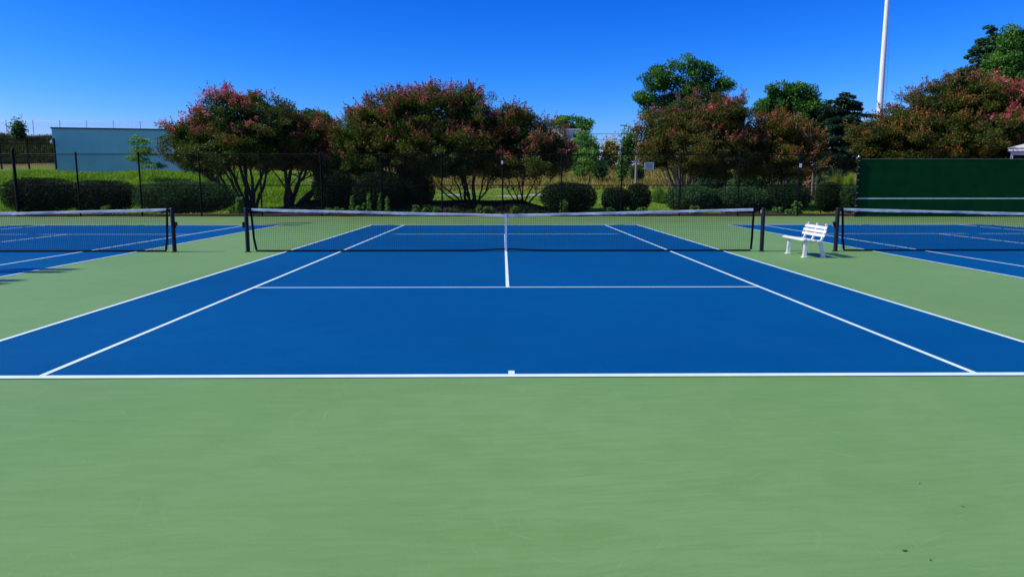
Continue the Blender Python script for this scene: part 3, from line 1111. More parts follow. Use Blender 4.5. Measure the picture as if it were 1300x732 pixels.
tree('crape_myrtle', 'reddish crape myrtle with pale bare lower branches, in front of the tall green tree', Y, 866,
     [(850, 172, 42, 28), (893, 152, 44, 28), (926, 150, 26, 28), (880, 192, 62, 26), (836, 200, 26, 16), (925, 188, 38, 30), (900, 215, 30, 15)], 16,
     L['myrtle_rust'], M['palebark'], 10, 0.075, tint_mu=0.38, heads=(L['seed_rust'], 0.6, 0.15), pink=(0.22, lambda P, D: (P[:, 0] > pxX(880, 40.6)) & (P[:, 2] > W(880, 150, 40.6).z)), **MY)
Y = 41.4
tree('crape_myrtle', 'orange brown rounded crape myrtle left of the dark cedar', Y, 985,
     [(974, 180, 40, 30), (1008, 190, 32, 26), (985, 208, 56, 24), (990, 165, 30, 16)], 17,
     L['myrtle_rust'], M['bark'], 8, 0.07, tint_mu=0.42, heads=(L['seed_orange'], 0.7, -0.1), **MY)
Y = 39.4
tree('crape_myrtle', 'large olive brown crape myrtle rising behind the left part of the green wall', Y, 1160,
     [(1110, 172, 28, 22), (1140, 162, 32, 24), (1182, 144, 38, 32), (1216, 121, 30, 26), (1180, 178, 66, 30), (1100, 190, 22, 16), (1120, 206, 30, 14), (1175, 205, 50, 16), (1150, 185, 50, 30, 2.5), (1205, 180, 50, 34, 2.5)], 18,
     L['myrtle_olive'], M['bark'], 9, 0.09, tint_mu=0.36, heads=(L['seed_orange'], 0.6, 0.0), **MY)
Y = 39.2
tree('crape_myrtle', 'large crape myrtle with pink flowers at the right edge behind the green wall', Y, 1275,
     [(1245, 134, 36, 32), (1290, 150, 46, 36), (1255, 168, 50, 36), (1330, 155, 40, 42), (1284, 124, 24, 14), (1235, 200, 45, 20), (1290, 195, 40, 24), (1262, 175, 40, 30, 2.5), (1310, 170, 40, 40, 2.5)], 19,
     L['myrtle_olive'], M['bark'], 9, 0.09, tint_mu=0.36, heads=(L['seed_rust'], 0.45, 0.0), pink=(0.85, lambda P, D: P[:, 0] > pxX(1225, 39.2)), **MY)

# ---- taller trees behind
tree('broadleaf_tree', 'tall bright green tree with an open crown above the reddish crape myrtle', 62.0, 868,
     [(846, 93, 20, 13), (874, 87, 19, 12), (897, 95, 17, 13), (916, 108, 13, 10), (832, 108, 17, 11), (858, 112, 23, 15), (888, 116, 21, 13), (817, 127, 13, 8), (838, 130, 19, 11), (866, 134, 26, 16), (900, 128, 18, 12), (828, 148, 13, 11), (862, 160, 34, 20)], 31,
     L['tree_green'], M['bark'], 7, 0.18, 0.95, 0.55, 120, 0.19, tint_mu=0.46, inner=0.10, flat=0.75, lo=0.5, hi=1.12)
tree('broadleaf_tree', 'rounded mid green tree left of the dark cedar, above the orange brown crape myrtle', 64.0, 1004,
     [(984, 119, 14, 10), (1004, 113, 14, 9), (1024, 122, 16, 11), (992, 134, 20, 13), (1016, 138, 22, 14), (975, 131, 10, 9), (1005, 157, 36, 18), (1036, 146, 18, 16), (1044, 166, 22, 20), (968, 142, 14, 12)], 32,
     L['tree_green'], M['bark'], 6, 0.16, 1.0, 0.55, 120, 0.19, tint_mu=0.48, inner=0.2, flat=0.75, lo=0.5, hi=1.1)
tree('broadleaf_tree', 'bright green tree at the upper right corner, above the pink crape myrtle', 51.5, 1300,
     [(1276, 62, 15, 13), (1291, 47, 15, 11), (1306, 58, 20, 18), (1270, 82, 20, 14), (1296, 86, 26, 18), (1335, 80, 34, 40), (1264, 100, 22, 12), (1292, 108, 36, 14)], 33,
     L['tree_green'], M['bark'], 5, 0.20, 1.2, 0.55, 120, 0.18, tint_mu=0.52, inner=0.3, flat=0.7)
tree('broadleaf_tree', 'green tree peeping out between the two leftmost crape myrtles', 60.0, 402,
     [(394, 156, 26, 14), (414, 160, 16, 12), (380, 168, 26, 16), (410, 176, 26, 16)], 34,
     L['tree_mid'], M['bark'], 4, 0.15, 1.2, 0.7, 170, 0.19, tint_mu=0.42, inner=0.3)
tree('broadleaf_tree', 'distant flat topped green tree beside the white building', 112.0, 724,
     [(726, 157, 20, 8), (716, 162, 10, 7), (738, 163, 12, 6)], 35,
     L['tree_green'], M['bark'], 3, 0.20, 0.7, 0.8, 90, 0.32, tint_mu=0.7, inner=0.1, hi=1.15)
tree('young_tree', 'slender young tree with bright loose leaves, right of the crape myrtle row', 46.5, 741,
     [(741, 176, 11, 16), (744, 200, 18, 22), (738, 216, 15, 14), (757, 206, 10, 8), (730, 192, 8, 10)], 36,
     L['fresh'], M['bark'], 3, 0.035, 2.2, 0.36, 70, 0.13, tint_mu=0.62, inner=0.1, lo=0.3, deep=0.9, spread=0.06, twigs=5)
tree('young_tree', 'small layered young tree on the grass bank before the slate building', 47.0, 180,
     [(177, 182, 13, 9), (184, 194, 16, 7), (176, 204, 15, 6), (196, 210, 14, 6)], 37,
     L['fresh'], M['bark'], 2, 0.03, 2.6, 0.36, 60, 0.12, tint_mu=0.6, inner=0.1, lo=0.3, flat=0.45, spread=0.05, twigs=5)


# ---- cedars: tiers of flat, drooping branch plates
def cedar(label, Y, base_px, tiers, top_py, seed, leaf_m):
    rng = np.random.default_rng(seed)
    s = (Y - CAM.y) / F
    bx = W(base_px, 233, Y).x
    bz = float(height(bx, Y))
    zt = W(base_px, top_py, Y).z
    t_ = thing('cedar_tree', label, 'tree', (bx, Y, bz), 'dark cedars behind the crape myrtles')
    MB().tube([(bx, Y, bz - 0.1), (bx + 0.1, Y, (bz + zt) / 2), (bx, Y, zt)], [0.32, 0.2, 0.03], 9).build('trunk', M['bark'], t_, True)
    br = MB()
    A, S_, T_, AL = [], [], [], []
    for (py, rpx) in tiers:
        z = W(base_px, py, Y).z
        rm = rpx * s
        nb = int(rng.integers(8, 11))
        a0 = rng.random() * 6.28
        for k_ in range(nb):
            a = a0 + 6.283 * k_ / nb + 0.25 * rng.standard_normal()
            ln = rm * (0.68 + 0.42 * rng.random())
            d = np.array([math.cos(a), math.sin(a), 0])
            side = np.array([-d[1], d[0], 0])
            z0 = z + 0.5 * rng.standard_normal() * 0.6
            rise = 0.14 + 0.06 * rng.standard_normal()
            p0 = np.array([bx, Y, z0])
            m_ = 7
            pts = []
            for i in range(m_):
                u = i / (m_ - 1)
                pts.append(p0 + d * ln * u + np.array([0, 0, ln * (rise * u - 0.24 * u * u)]))
            br.tube(pts, [0.06 * (1 - 0.85 * i / 6) for i in range(m_)], 5)
            n_ = int(150 * max(0.8, ln))
            u = 0.15 + 0.85 * rng.random(n_) ** 0.8
            wd_ = ln * 0.30 * np.sin(np.pi * np.clip(u, 0.05, 0.93)) + 0.12
            v = (2 * rng.random(n_) - 1)
            P = p0 + d * (ln * u)[:, None] + side * (v * wd_)[:, None]
            P[:, 2] += ln * (rise * u - 0.24 * u * u) - 0.16 * v * v * wd_ + 0.06 * rng.standard_normal(n_) - 0.10 * rng.random(n_)
            A.append(P); S_.append(0.20 + 0.22 * rng.random(n_)); T_.append(0.42 + 0.2 * rng.standard_normal() * 0.8 + 0.2 * rng.standard_normal(n_))
            AL.append(d + side * v[:, None] * 0.9)
    P = np.concatenate(A)
    Vv, Qq = leaf_quads(P, np.concatenate(S_), rng, 0.28, 0.5, np.concatenate(AL), 0.3)
    np_mesh('crown', Vv, Qq, leaf_m, t_, np.clip(np.concatenate(T_), 0, 1))
    br.build('branches', M['bark'], t_, True, kind='stuff')


cedar('dark layered cedar in the gap left of the flagpole', 61.0, 1066, [(125, 19), (132, 22), (141, 34), (149, 32), (157, 36), (163, 38), (170, 40), (177, 40), (184, 42), (194, 42), (204, 40), (214, 38)], 124, 41, L['cedar'])
cedar('blue green cedar at the upper right, standing above the crape myrtles', 57.5, 1243, [(42, 9), (49, 17), (56, 24), (63, 28), (71, 32), (79, 35), (86, 38), (91, 40), (96, 42), (101, 42), (107, 42), (118, 42), (130, 42)], 38, 42, L['cedar_blue'])


# ---- shrubs and hedges
def shrub(name, label, Y, box_px, seed, leaf_m, leaf=0.065, boxy=3.0, n_per=1800, deep=0.9, rough=0.045, group=None, tint=0.42, cat='shrub', extra=0.22):
    """clipped shrub: leaves spread through the outer layer of a superellipsoid, with a few stems"""
    rng = np.random.default_rng(seed)
    x0, y0, x1, y1 = box_px
    a = W(x0, y1, Y)
    c = W(x1, y0, Y)
    cx = (a.x + c.x) / 2
    rx = (c.x - a.x) / 2
    g = float(height(cx, Y))
    ztop = c.z
    zb = g + 0.10
    cz = (zb + ztop) / 2
    rz = (ztop - zb) / 2
    ry = min(rx, 1.3) * deep
    t_ = thing(name, label, cat, (cx, Y, g), group)
    area = 2 * (rx * rz + rx * ry + ry * rz) * 4
    n_ = int(area * n_per / 4)
    d = rng.standard_normal((n_, 3))
    # project onto superellipsoid
    q = (np.abs(d) ** boxy).sum(1) ** (1 / boxy)
    d = d / q[:, None]
    lump = np.sin(d[:, 0] * rx * 3.1 + seed) * np.sin(d[:, 1] * 4 + seed * 2) * np.sin(d[:, 2] * rz * 3.7 + seed * 3)
    rr = 1 - 0.22 * rng.random(n_) ** 1.6 + rough * lump + rough * 0.5 * rng.standard_normal(n_) + extra * (rng.random(n_) < 0.012) * rng.random(n_)
    # narrower towards the ground
    tp = 1 - 0.16 * np.clip(-d[:, 2], 0, 1) ** 2
    P = np.stack([cx + d[:, 0] * rr * rx * tp, Y + d[:, 1] * rr * ry * tp, cz + d[:, 2] * rr * rz], 1)
    ti = tint + 0.20 * rng.standard_normal(n_) + 0.15 * lump
    Vv, Qq = leaf_quads(P, leaf * (0.7 + 0.6 * rng.random(n_)), rng, 0.6, 0.15)
    ni = n_ // 4
    d2 = rng.standard_normal((ni, 3))
    d2 /= ((np.abs(d2) ** boxy).sum(1) ** (1 / boxy))[:, None]
    d2 *= (0.78 * rng.random(ni) ** 0.35)[:, None]
    P2 = np.stack([cx + d2[:, 0] * rx, Y + d2[:, 1] * ry, cz + d2[:, 2] * rz], 1)
    V2, Q2 = leaf_quads(P2, leaf * 2.4 * (0.8 + 0.4 * rng.random(ni)), rng, 0.7, 0.1)
    Vv = np.concatenate([Vv, V2])
    Qq = np.concatenate([Qq, Q2 + 4 * n_])
    ti = np.concatenate([ti, 0.2 + 0.1 * rng.standard_normal(ni)])
    np_mesh('foliage', Vv, Qq, leaf_m, t_, np.clip(ti, 0, 1))
    for k_ in range(max(2, int(rx * 2))):
        x = cx + rng.uniform(-0.7, 0.7) * rx
        y = Y + rng.uniform(-0.4, 0.4) * ry
        MB().tube(curve_pts((x, y, g - 0.05), (x + rng.uniform(-.3, .3), y + rng.uniform(-.2, .2), cz), 0.0, rng, 4), [0.03, 0.025, 0.018, 0.01], 6).build('stem', M['bark'], t_, True)
    return t_


HG = 'clipped shrubs behind the fence'
shrub('clipped_shrub', 'dark rounded hedge shrub at the far left, its left end on the lawn', 34.6, (8, 226, 94, 268), 51, L['hedge_dark'], group=HG)
shrub('clipped_shrub', 'dark hedge shrub second from the left, joined to the far left one', 34.9, (86, 229, 172, 269), 52, L['hedge_dark'], group=HG, tint=0.5)
shrub('clipped_shrub', 'longer looser grey green hedge shrub behind the left net post', 34.6, (174, 231, 297, 272), 53, L['hedge_mid'], group=HG, rough=0.07, tint=0.42, leaf=0.075)
shrub('shrub', 'dark shrub in deep shade under the rust orange tree', 36.2, (398, 214, 452, 270), 54, L['hedge_dark'], boxy=2.3, group=HG)
shrub('shrub', 'dark shrub in deep shade behind the tallest canna plants', 36.0, (446, 218, 512, 270), 55, L['hedge_dark'], boxy=2.3, group=HG)
shrub('shrub', 'dark shrub in deep shade between the trunks of the broad olive tree', 37.0, (502, 216, 552, 268), 65, L['hedge_dark'], boxy=2.3, group=HG)
shrub('clipped_shrub', 'wide dark round topped shrub right of the crape myrtle row', 34.8, (687, 232, 758, 272), 56, L['hedge_dark'], boxy=2.7, group=HG, tint=0.32)
shrub('clipped_shrub', 'smaller dark shrub left half of the pair under the grey notice', 34.9, (763, 237, 800, 270), 57, L['hedge_dark'], boxy=2.5, group=HG, tint=0.45)
shrub('clipped_shrub', 'rounder dark shrub right half of the pair under the grey notice', 34.8, (793, 233, 827, 270), 58, L['hedge_dark'], boxy=2.4, group=HG, tint=0.45)
shrub('shrub', 'loose green shrub below the pale branched crape myrtle', 35.0, (846, 236, 908, 272), 59, L['hedge_mid'], boxy=2.6, rough=0.12, group=HG, leaf=0.085, tint=0.45)
shrub('shrub', 'loose green shrub between its green neighbour and the black fence post', 35.2, (900, 238, 978, 273), 60, L['hedge_mid'], boxy=2.6, rough=0.12, group=HG, leaf=0.085, tint=0.40)
shrub('clipped_shrub', 'dark shrub with rounded right end below the pink flowers', 34.8, (968, 233, 1028, 272), 61, L['hedge_dark'], boxy=2.6, group=HG)
shrub('clipped_shrub', 'round dark shrub left of the green wall', 35.4, (1034, 231, 1072, 266), 62, L['hedge_dark'], boxy=2.2, group=HG)
shrub('shrub', 'loose dark green shrub tucked against the end of the green wall', 34.8, (1064, 234, 1094, 272), 63, L['hedge_mid'], boxy=2.4, rough=0.12, group=HG)
shrub('bush', 'small rounded bush on the skyline left of the slate building', 98.0, (14, 151, 32, 171), 64, L['tree_mid'], leaf=0.26, boxy=2.0, n_per=80, rough=0.4, tint=0.6, cat='bush')
for i, (bx_, lab) in enumerate((((702, 176, 744, 207), 'distant broad bush in front of the small white building'), ((738, 172, 762, 202), 'distant green bush on the slope behind the slender young tree'), ((760, 174, 790, 204), 'distant olive bush in the middle of the far slope'), ((786, 164, 812, 206), 'distant taller bush on the slope left of the reddish crape myrtle'), ((808, 178, 836, 206), 'distant bush on the far slope above the grey notice'))):
    shrub('bush', lab, 96.0 + i, bx_, 270 + i, L['tree_green'] if i != 2 else L['weeds'], leaf=0.26, boxy=2.0, n_per=80, rough=0.35, tint=0.62, cat='bush', group='bushes on the far slope')
for i, (bx_, lab) in enumerate((((782, 196, 798, 226), 'bright green upright bush at the foot of the far slope'), ((798, 208, 820, 232), 'brown green bush right of the upright bright one'), ((750, 204, 772, 218), 'small green bush low on the far slope'))):
    shrub('bush', lab, 74.0 + i, bx_, 80 + i, L['fresh'] if i == 0 else L['tree_mid'], leaf=0.2, boxy=2.0, n_per=110, rough=0.3, tint=0.45, cat='bush', group='bushes at the foot of the slope')
for i, (bx_, lab) in enumerate((((925, 205, 985, 236), 'dark bush filling the gap below the two right hand crape myrtles'), ((1000, 215, 1052, 234), 'low bush behind the pink flowers'), ((880, 210, 930, 238), 'dark bush behind the pale branched crape myrtle'))):
    shrub('bush', lab, 50.0 + i, bx_, 85 + i, L['hedge_mid'], leaf=0.13, boxy=2.2, n_per=260, rough=0.15, tint=0.45, cat='bush', group='bushes behind the crape myrtles')


# ---- canna like leafy plants along the fence foot
def plant(label, px, top_py, Y, seed, tall=False):
    rng = np.random.default_rng(seed)
    x = W(px, 233, Y).x
    g = float(height(x, Y)) + 0.06
    h = max(0.25, W(px, top_py, Y).z - g)
    t_ = thing('leafy_plant', label, 'plant', (x, Y, g), 'fresh green plants along the fence')
    ns = 1 if tall else int(rng.integers(3, 6))
    pts, sz, al, tn = [], [], [], []
    for k_ in range(ns):
        bx = x + (0 if tall else rng.uniform(-.22, .22))
        by = Y + (0 if tall else rng.uniform(-.12, .12))
        hh = h * (1 if tall else rng.uniform(0.55, 1.0))
        top = (bx + rng.uniform(-.08, .08), by + rng.uniform(-.05, .05), g + hh)
        MB().tube([(bx, by, g - 0.08), ((bx + top[0]) / 2, by, g + hh / 2), top], [0.012, 0.01, 0.004], 6).build('stem', L['hedge_mid'], t_)
        n_ = int(26 + 70 * hh)
        u = rng.random(n_)
        a = rng.random(n_) * 6.283
        rr = (0.05 + 0.11 * rng.random(n_)) * (1.15 - 0.6 * u)
        P = np.stack([bx + np.cos(a) * rr + (top[0] - bx) * u, by + np.sin(a) * rr, g + 0.04 + u * hh], 1)
        pts.append(P); sz.append(0.11 + 0.09 * rng.random(n_))
        al.append(np.stack([np.cos(a), np.sin(a), 0.5 - rng.random(n_)], 1)); tn.append(0.35 + 0.25 * rng.standard_normal(n_))
    P = np.concatenate(pts)
    Vv, Qq = leaf_quads(P, np.concatenate(sz), rng, 0.5, 0.3, np.concatenate(al), 0.3)
    np_mesh('leaves', Vv, Qq, L['fresh'], t_, np.clip(np.concatenate(tn), 0, 1))


plants = [(134, 258, 0, 'small fresh plant in front of the second hedge from the left'), (302, 248, 0, 'bushy pale green plant at the right end of the grey green hedge'), (292, 262, 0, 'low pale plant beside the bushy one at the hedge end'),
          (418, 264, 0, 'low leafy plant below the rust orange tree, left of the canna spikes'), (430, 263, 0, 'low leafy plant just left of the first canna spike'), (446, 249, 1, 'short canna spike, leftmost of the four'), (457, 259, 0, 'leafy plant between the first and second canna spikes'), (467, 247, 1, 'tall canna spike second from the left'), (481, 246, 1, 'tall canna spike third from the left'), (491, 251, 1, 'canna spike rightmost of the four'),
          (526, 258, 0, 'leafy plant below the broad olive tree'), (541, 263, 0, 'low leafy plant right of its neighbour below the broad olive tree'), (556, 263, 0, 'low leafy plant left of the fanning stems'), (611, 259, 0, 'leafy plant below the fanning stems'), (622, 262, 0, 'leafy plant left of the middle fence post'), (653, 262, 0, 'leafy plant right of the middle fence post'),
          (713, 254, 0, 'pale leafy plant in front of the wide dark shrub'), (777, 263, 0, 'small plant in front of the shrub pair, left one'), (816, 263, 0, 'small plant in front of the shrub pair, right one'), (884, 257, 0, 'pale leafy plant in front of the loose green shrub'), (989, 262, 0, 'pale plant in front of the dark shrub left of the bench'), (1012, 255, 0, 'pale leafy plant left of the gap in the shrubs'), (1005, 268, 0, 'low weed at the court edge behind the bench')]
for i, (px, py, tl, lab) in enumerate(plants):
    plant(lab, px, py, 32.75 + 0.25 * (i % 3), 100 + i, bool(tl))


# ---- tufts of grass and weeds
def tufts(name, mat_, xr, yr, n_, hmin, hmax, seed, wid=0.03, lean=0.35, mask=None, label=None, cat=None, kind='stuff', parent=None):
    rng = np.random.default_rng(seed)
    x = rng.uniform(*xr, n_)
    y = rng.uniform(*yr, n_)
    if mask is not None:
        k_ = mask(x, y)
        x, y = x[k_], y[k_]
    n2 = len(x)
    z = height(x, y) - 0.02
    h = hmin + (hmax - hmin) * rng.random(n2) ** 1.5
    patch = 0.5 + 0.5 * np.sin(x * 0.9 + 1.3 * np.sin(y * 0.7)) * np.sin(y * 1.3 + x * 0.35)
    a = rng.random(n2) * 6.283
    w = wid * (0.6 + 0.8 * rng.random(n2))
    b0 = np.stack([x, y, z], 1)
    dx = np.stack([np.cos(a), np.sin(a), np.zeros(n2)], 1)
    ln = rng.standard_normal((n2, 2)) * lean
    tip = b0 + np.stack([ln[:, 0] * h, ln[:, 1] * h, h], 1)
    V_ = np.stack([b0 - dx * w[:, None], b0 + dx * w[:, None], tip], 1).reshape(-1, 3)
    Q_ = np.arange(3 * n2).reshape(-1, 3)
    ti = np.clip(0.2 + 0.5 * patch + 0.18 * rng.standard_normal(n2), 0, 1)
    o = np_mesh(name, V_, Q_, mat_, parent, ti, kind=kind)
    if label: tag(o, label, cat)
    return o


tufts('grass', L['grass'], (-44, -2), (39, 55), 190000, 0.08, 0.34, 7, 0.035, mask=lambda x, y: (x > -0.72 * (y + 6.2)) & (x < -8 + 5 * np.sin(y)), label='bright rough grass covering the bank behind the left hedges', cat='grass')
tufts('grass', L['grass'], (-24, 26), (36, 66), 130000, 0.04, 0.13, 8, 0.03, mask=lambda x, y: (np.abs(y - 59.5 - 1.2 * np.sin(x * 0.09)) > 1.5) & ((y > 40.6) | (x > 3.2) | (x < -13.7)), label='short lawn grass behind the trees', cat='grass')
tufts('dry_weeds', L['weeds'], (-30, 60), (68, 106), 110000, 0.15, 0.75, 9, 0.07, 0.5, label='dry brown weeds covering the far slope', cat='weeds')
tufts('slope_weeds', L['slope'], (-95, -30), (80, 106), 90000, 0.2, 0.8, 10, 0.09, 0.5, label='brown green weeds on the slope behind the iron fence', cat='weeds')

# ivy like ground cover on the raised bed
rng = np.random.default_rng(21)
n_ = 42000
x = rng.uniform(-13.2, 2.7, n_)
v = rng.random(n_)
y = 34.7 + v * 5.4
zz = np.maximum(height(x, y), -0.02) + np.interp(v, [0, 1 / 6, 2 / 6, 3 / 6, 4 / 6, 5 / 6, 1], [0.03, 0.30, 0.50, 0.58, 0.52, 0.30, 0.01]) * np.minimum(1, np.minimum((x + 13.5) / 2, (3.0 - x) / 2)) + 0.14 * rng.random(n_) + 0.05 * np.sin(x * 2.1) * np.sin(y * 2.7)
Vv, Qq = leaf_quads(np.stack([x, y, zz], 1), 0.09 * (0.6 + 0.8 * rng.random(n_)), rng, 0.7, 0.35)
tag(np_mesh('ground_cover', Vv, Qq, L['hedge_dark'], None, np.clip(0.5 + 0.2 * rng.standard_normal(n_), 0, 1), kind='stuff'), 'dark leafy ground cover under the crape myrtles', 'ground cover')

# ornamental grass clumps and flowers
def grass_clump(label, px, Y, w_px, top_py, mat_, seed, n_=1400):
    rng = np.random.default_rng(seed)
    s = (Y - CAM.y) / F
    x = W(px, 233, Y).x
    g = float(height(x, Y))
    hh = W(px, top_py, Y).z - g
    t_ = thing('ornamental_grass', label, 'plant', (x, Y, g), 'ornamental grasses behind the fence')
    r_ = w_px * s / 2
    a = rng.random(n_) * 6.283
    q = np.sqrt(rng.random(n_))
    b0 = np.stack([x + np.cos(a) * q * r_ * 0.45, Y + np.sin(a) * q * r_ * 0.45, np.full(n_, g - 0.03)], 1)
    tip = np.stack([x + np.cos(a) * q * r_ * 1.05 + 0.08 * rng.standard_normal(n_), Y + np.sin(a) * q * r_ + 0.08 * rng.standard_normal(n_), g + hh * (1.0 - 0.45 * q ** 2) * (0.75 + 0.3 * rng.random(n_))], 1)
    sd_ = np.stack([-np.sin(a), np.cos(a), np.zeros(n_)], 1) * 0.02
    V_ = np.stack([b0 - sd_, b0 + sd_, tip], 1).reshape(-1, 3)
    np_mesh('blades', V_, np.arange(3 * n_).reshape(-1, 3), mat_, t_, np.clip(0.5 + 0.25 * rng.standard_normal(n_), 0, 1))


grass_clump('pale green grass clump in front of the slope, right of the shrub pair', 838, 46.0, 26, 233, L['fresh'], 201, 900)
grass_clump('yellow green grass clump beside the pink flowers', 1046, 48.0, 26, 226, L['yellowgrass'], 202, 900)
grass_clump('tall reddish tipped grass clump, left of the green wall', 1062, 49.0, 34, 214, L['yellowgrass'], 203, 1400)
grass_clump('bright green grass clump nearest the end of the green wall', 1078, 48.5, 26, 216, L['grass'], 204, 1200)

shp = shrub('flowering_shrub', 'small shrub with pink flowers seen through the gap in the shrubs', 47.0, (1018, 222, 1034, 240), 90, L['palepink'], leaf=0.10, boxy=2.0, n_per=260, rough=0.15, tint=0.6)
for i, px in enumerate((1032.5, 1037)):
    p = W(px, 216, 46.0)
    g = float(height(p.x, 46.0))
    t_ = thing('garden_post', ('pale garden post, nearer the pink flowers' if i == 0 else 'pale garden post, nearer the yellow green grass'), 'post', (p.x, 46.0, g), 'pale garden posts')
    MB().box((p.x - 0.05, 45.95, g - 0.1), (p.x + 0.05, 46.05, p.z), bev=0.008).build('shaft', M['timber'], t_)
    MB().box((p.x - 0.075, 45.925, p.z + 0.001), (p.x + 0.075, 46.075, p.z + 0.06), bev=0.012).build('cap', M['whitewall'], t_)

p = W(808, 196, 66.0)
g = float(height(p.x, 66))
t_ = thing('timber_post', 'weathered grey timber post left of the grey notice', 'post', (p.x, 66.0, g))
MB().tube([(p.x, 66, g - 0.2), (p.x, 66, p.z)], [0.14, 0.11], 9).build('shaft', M['timber'], t_, True)
MB().lathe((p.x, 66, p.z), [(0.13, 0.001), (0.13, 0.04), (0.05, 0.09)], 9).build('cap', M['steel'], t_, True)

# ------------------------------------------------------------------ buildings and far fences
BY = 57.0
x0 = W(68.5, 200, BY).x
x1 = W(229, 200, BY + 1.5).x
zt0 = W(68.5, 163.5, BY).z
zb = 2.0
b_ = thing('slate_building', 'low flat roofed slate blue building on the grass bank at the left', 'building', (x0, BY, zb))
dX, dY = x1 - x0, 2.2
MB().add([(x0, BY, zb), (x1, BY + dY, zb), (x1 + .3, BY + dY + 6, zb), (x0 + .3, BY + 6, zb), (x0, BY, zt0), (x1, BY + dY, zt0), (x1 + .3, BY + dY + 6, zt0), (x0 + .3, BY + 6, zt0)],
         [(0, 1, 5, 4), (1, 2, 6, 5), (2, 3, 7, 6), (3, 0, 4, 7)]).build('wall', M['slate'], b_)
e = 0.06
MB().add([(x0 - e, BY - e, zt0 + .002), (x1 + e, BY + dY - e, zt0 + .002), (x1 + .3 + e, BY + dY + 6 + e, zt0 + .002), (x0 + .3 - e, BY + 6 + e, zt0 + .002), (x0 - e, BY - e, zt0 + .13), (x1 + e, BY + dY - e, zt0 + .13), (x1 + .3 + e, BY + dY + 6 + e, zt0 + .13), (x0 + .3 - e, BY + 6 + e, zt0 + .13)],
         [(0, 1, 5, 4), (1, 2, 6, 5), (2, 3, 7, 6), (3, 0, 4, 7), (4, 5, 6, 7), (3, 2, 1, 0)]).build('roof_coping', M['slatecap'], b_)
lp = W(66, 180, BY - 0.3)
wlmp = thing('wall_lamp', 'small white lamp at the left corner of the slate blue building', 'lamp', (lp.x, BY - 0.3, lp.z))
MB().lathe((lp.x, BY - 0.3, lp.z - 0.22), [(0.04, 0), (0.12, 0.05), (0.14, 0.2), (0.11, 0.36), (0.03, 0.43)], 12).build('globe', M['whitewall'], wlmp, True)
MB().tube([(lp.x, BY - 0.3, lp.z - 0.22), (lp.x + 0.02, BY - 0.25, lp.z - 0.32), (lp.x + 0.16, BY + 0.0, lp.z - 0.34)], 0.025, 6).build('bracket', M['fence'], wlmp)

# black iron picket fence left of the building
PY = 54.5
pf = thing('iron_fence', 'black iron picket fence left of the slate blue building', 'fence', (W(30, 200, PY).x, PY, 3))
xa, xb = W(-140, 200, PY).x, W(70, 200, PY).x
zt = W(30, 176.5, PY).z
zl = W(30, 207, PY).z - 0.1
pk = MB().box((xa - 0.012, PY - 0.012, zl), (xa + 0.012, PY + 0.012, zt + 0.08)).build('picket', M['fence'], pf)
step = 0.17
k_ = 1
while xa + k_ * step < xb:
    o = pk.copy()
    C.objects.link(o)
    o.parent = pf
    o.location = (k_ * step, 0, 0)
    k_ += 1
for py in (177.5, 182.5, 199.5, 206.5):
    z = W(30, py, PY).z
    MB().box((xa, PY - 0.02, z - 0.03), (xb, PY + 0.02, z + 0.03)).build('rail', M['fence'], pf)
for px in (-100, -65, -30, 1, 36, 70.5):
    x = W(px, 200, PY).x
    MB().box((x - 0.05, PY - 0.05, zl - 0.4), (x + 0.05, PY + 0.05, zt + 0.06)).build('post', M['fence'], pf)

# skyline fence on the embankment
KY = 101.0
kf = thing('skyline_fence', 'thin grey chain link fence along the skyline at the left', 'fence', (W(100, 160, KY).x, KY, 7))
xa, xb = W(-120, 160, KY).x, W(330, 160, KY).x
kp = None
for px in [8 + 34 * i for i in range(-3, 10)]:
    x = W(px, 160, KY).x
    z1 = W(8, 152.5, KY).z + (x - xa) * -0.006
    MB().tube([(x, KY, float(height(x, KY)) - 0.4), (x, KY, z1 + 0.12)], 0.045, 6).build('post', M['steel'], kf)
zt = W(8, 152.5, KY).z
for dz in (0.0, -0.25, -2.1):
    MB().tube([(xa, KY, zt + dz), (xb, KY, zt + dz - (xb - xa) * 0.006)], 0.022 if dz == 0 else 0.012, 5).build('wire', M['steel'], kf)
V_, Q_ = lattice(xa, xb, KY - 0.05, zt - 2.6, zt - 0.35, 0.10, 0.0022)
np_mesh('wire_mesh', V_, Q_, M['steel'], kf, kind='stuff')
kf2 = thing('skyline_fence', 'thin fence along the skyline in the middle distance, above the far bushes', 'fence', (W(780, 170, 112).x, 112, 6))
xa, xb = W(730, 170, 112).x, W(850, 170, 112).x
zt = W(760, 170, 112).z
for i in range(6):
    x = xa + (xb - xa) * i / 5
    MB().tube([(x, 112, float(height(x, 112)) - 0.3), (x, 112, zt + 0.05)], 0.05, 6).build('post', M['steel'], kf2)
MB().tube([(xa, 112, zt), (xb, 112, zt)], 0.04, 6).build('wire', M['steel'], kf2)
MB().tube([(xa, 112, zt - 0.9), (xb, 112, zt - 0.9)], 0.03, 6).build('wire', M['steel'], kf2)

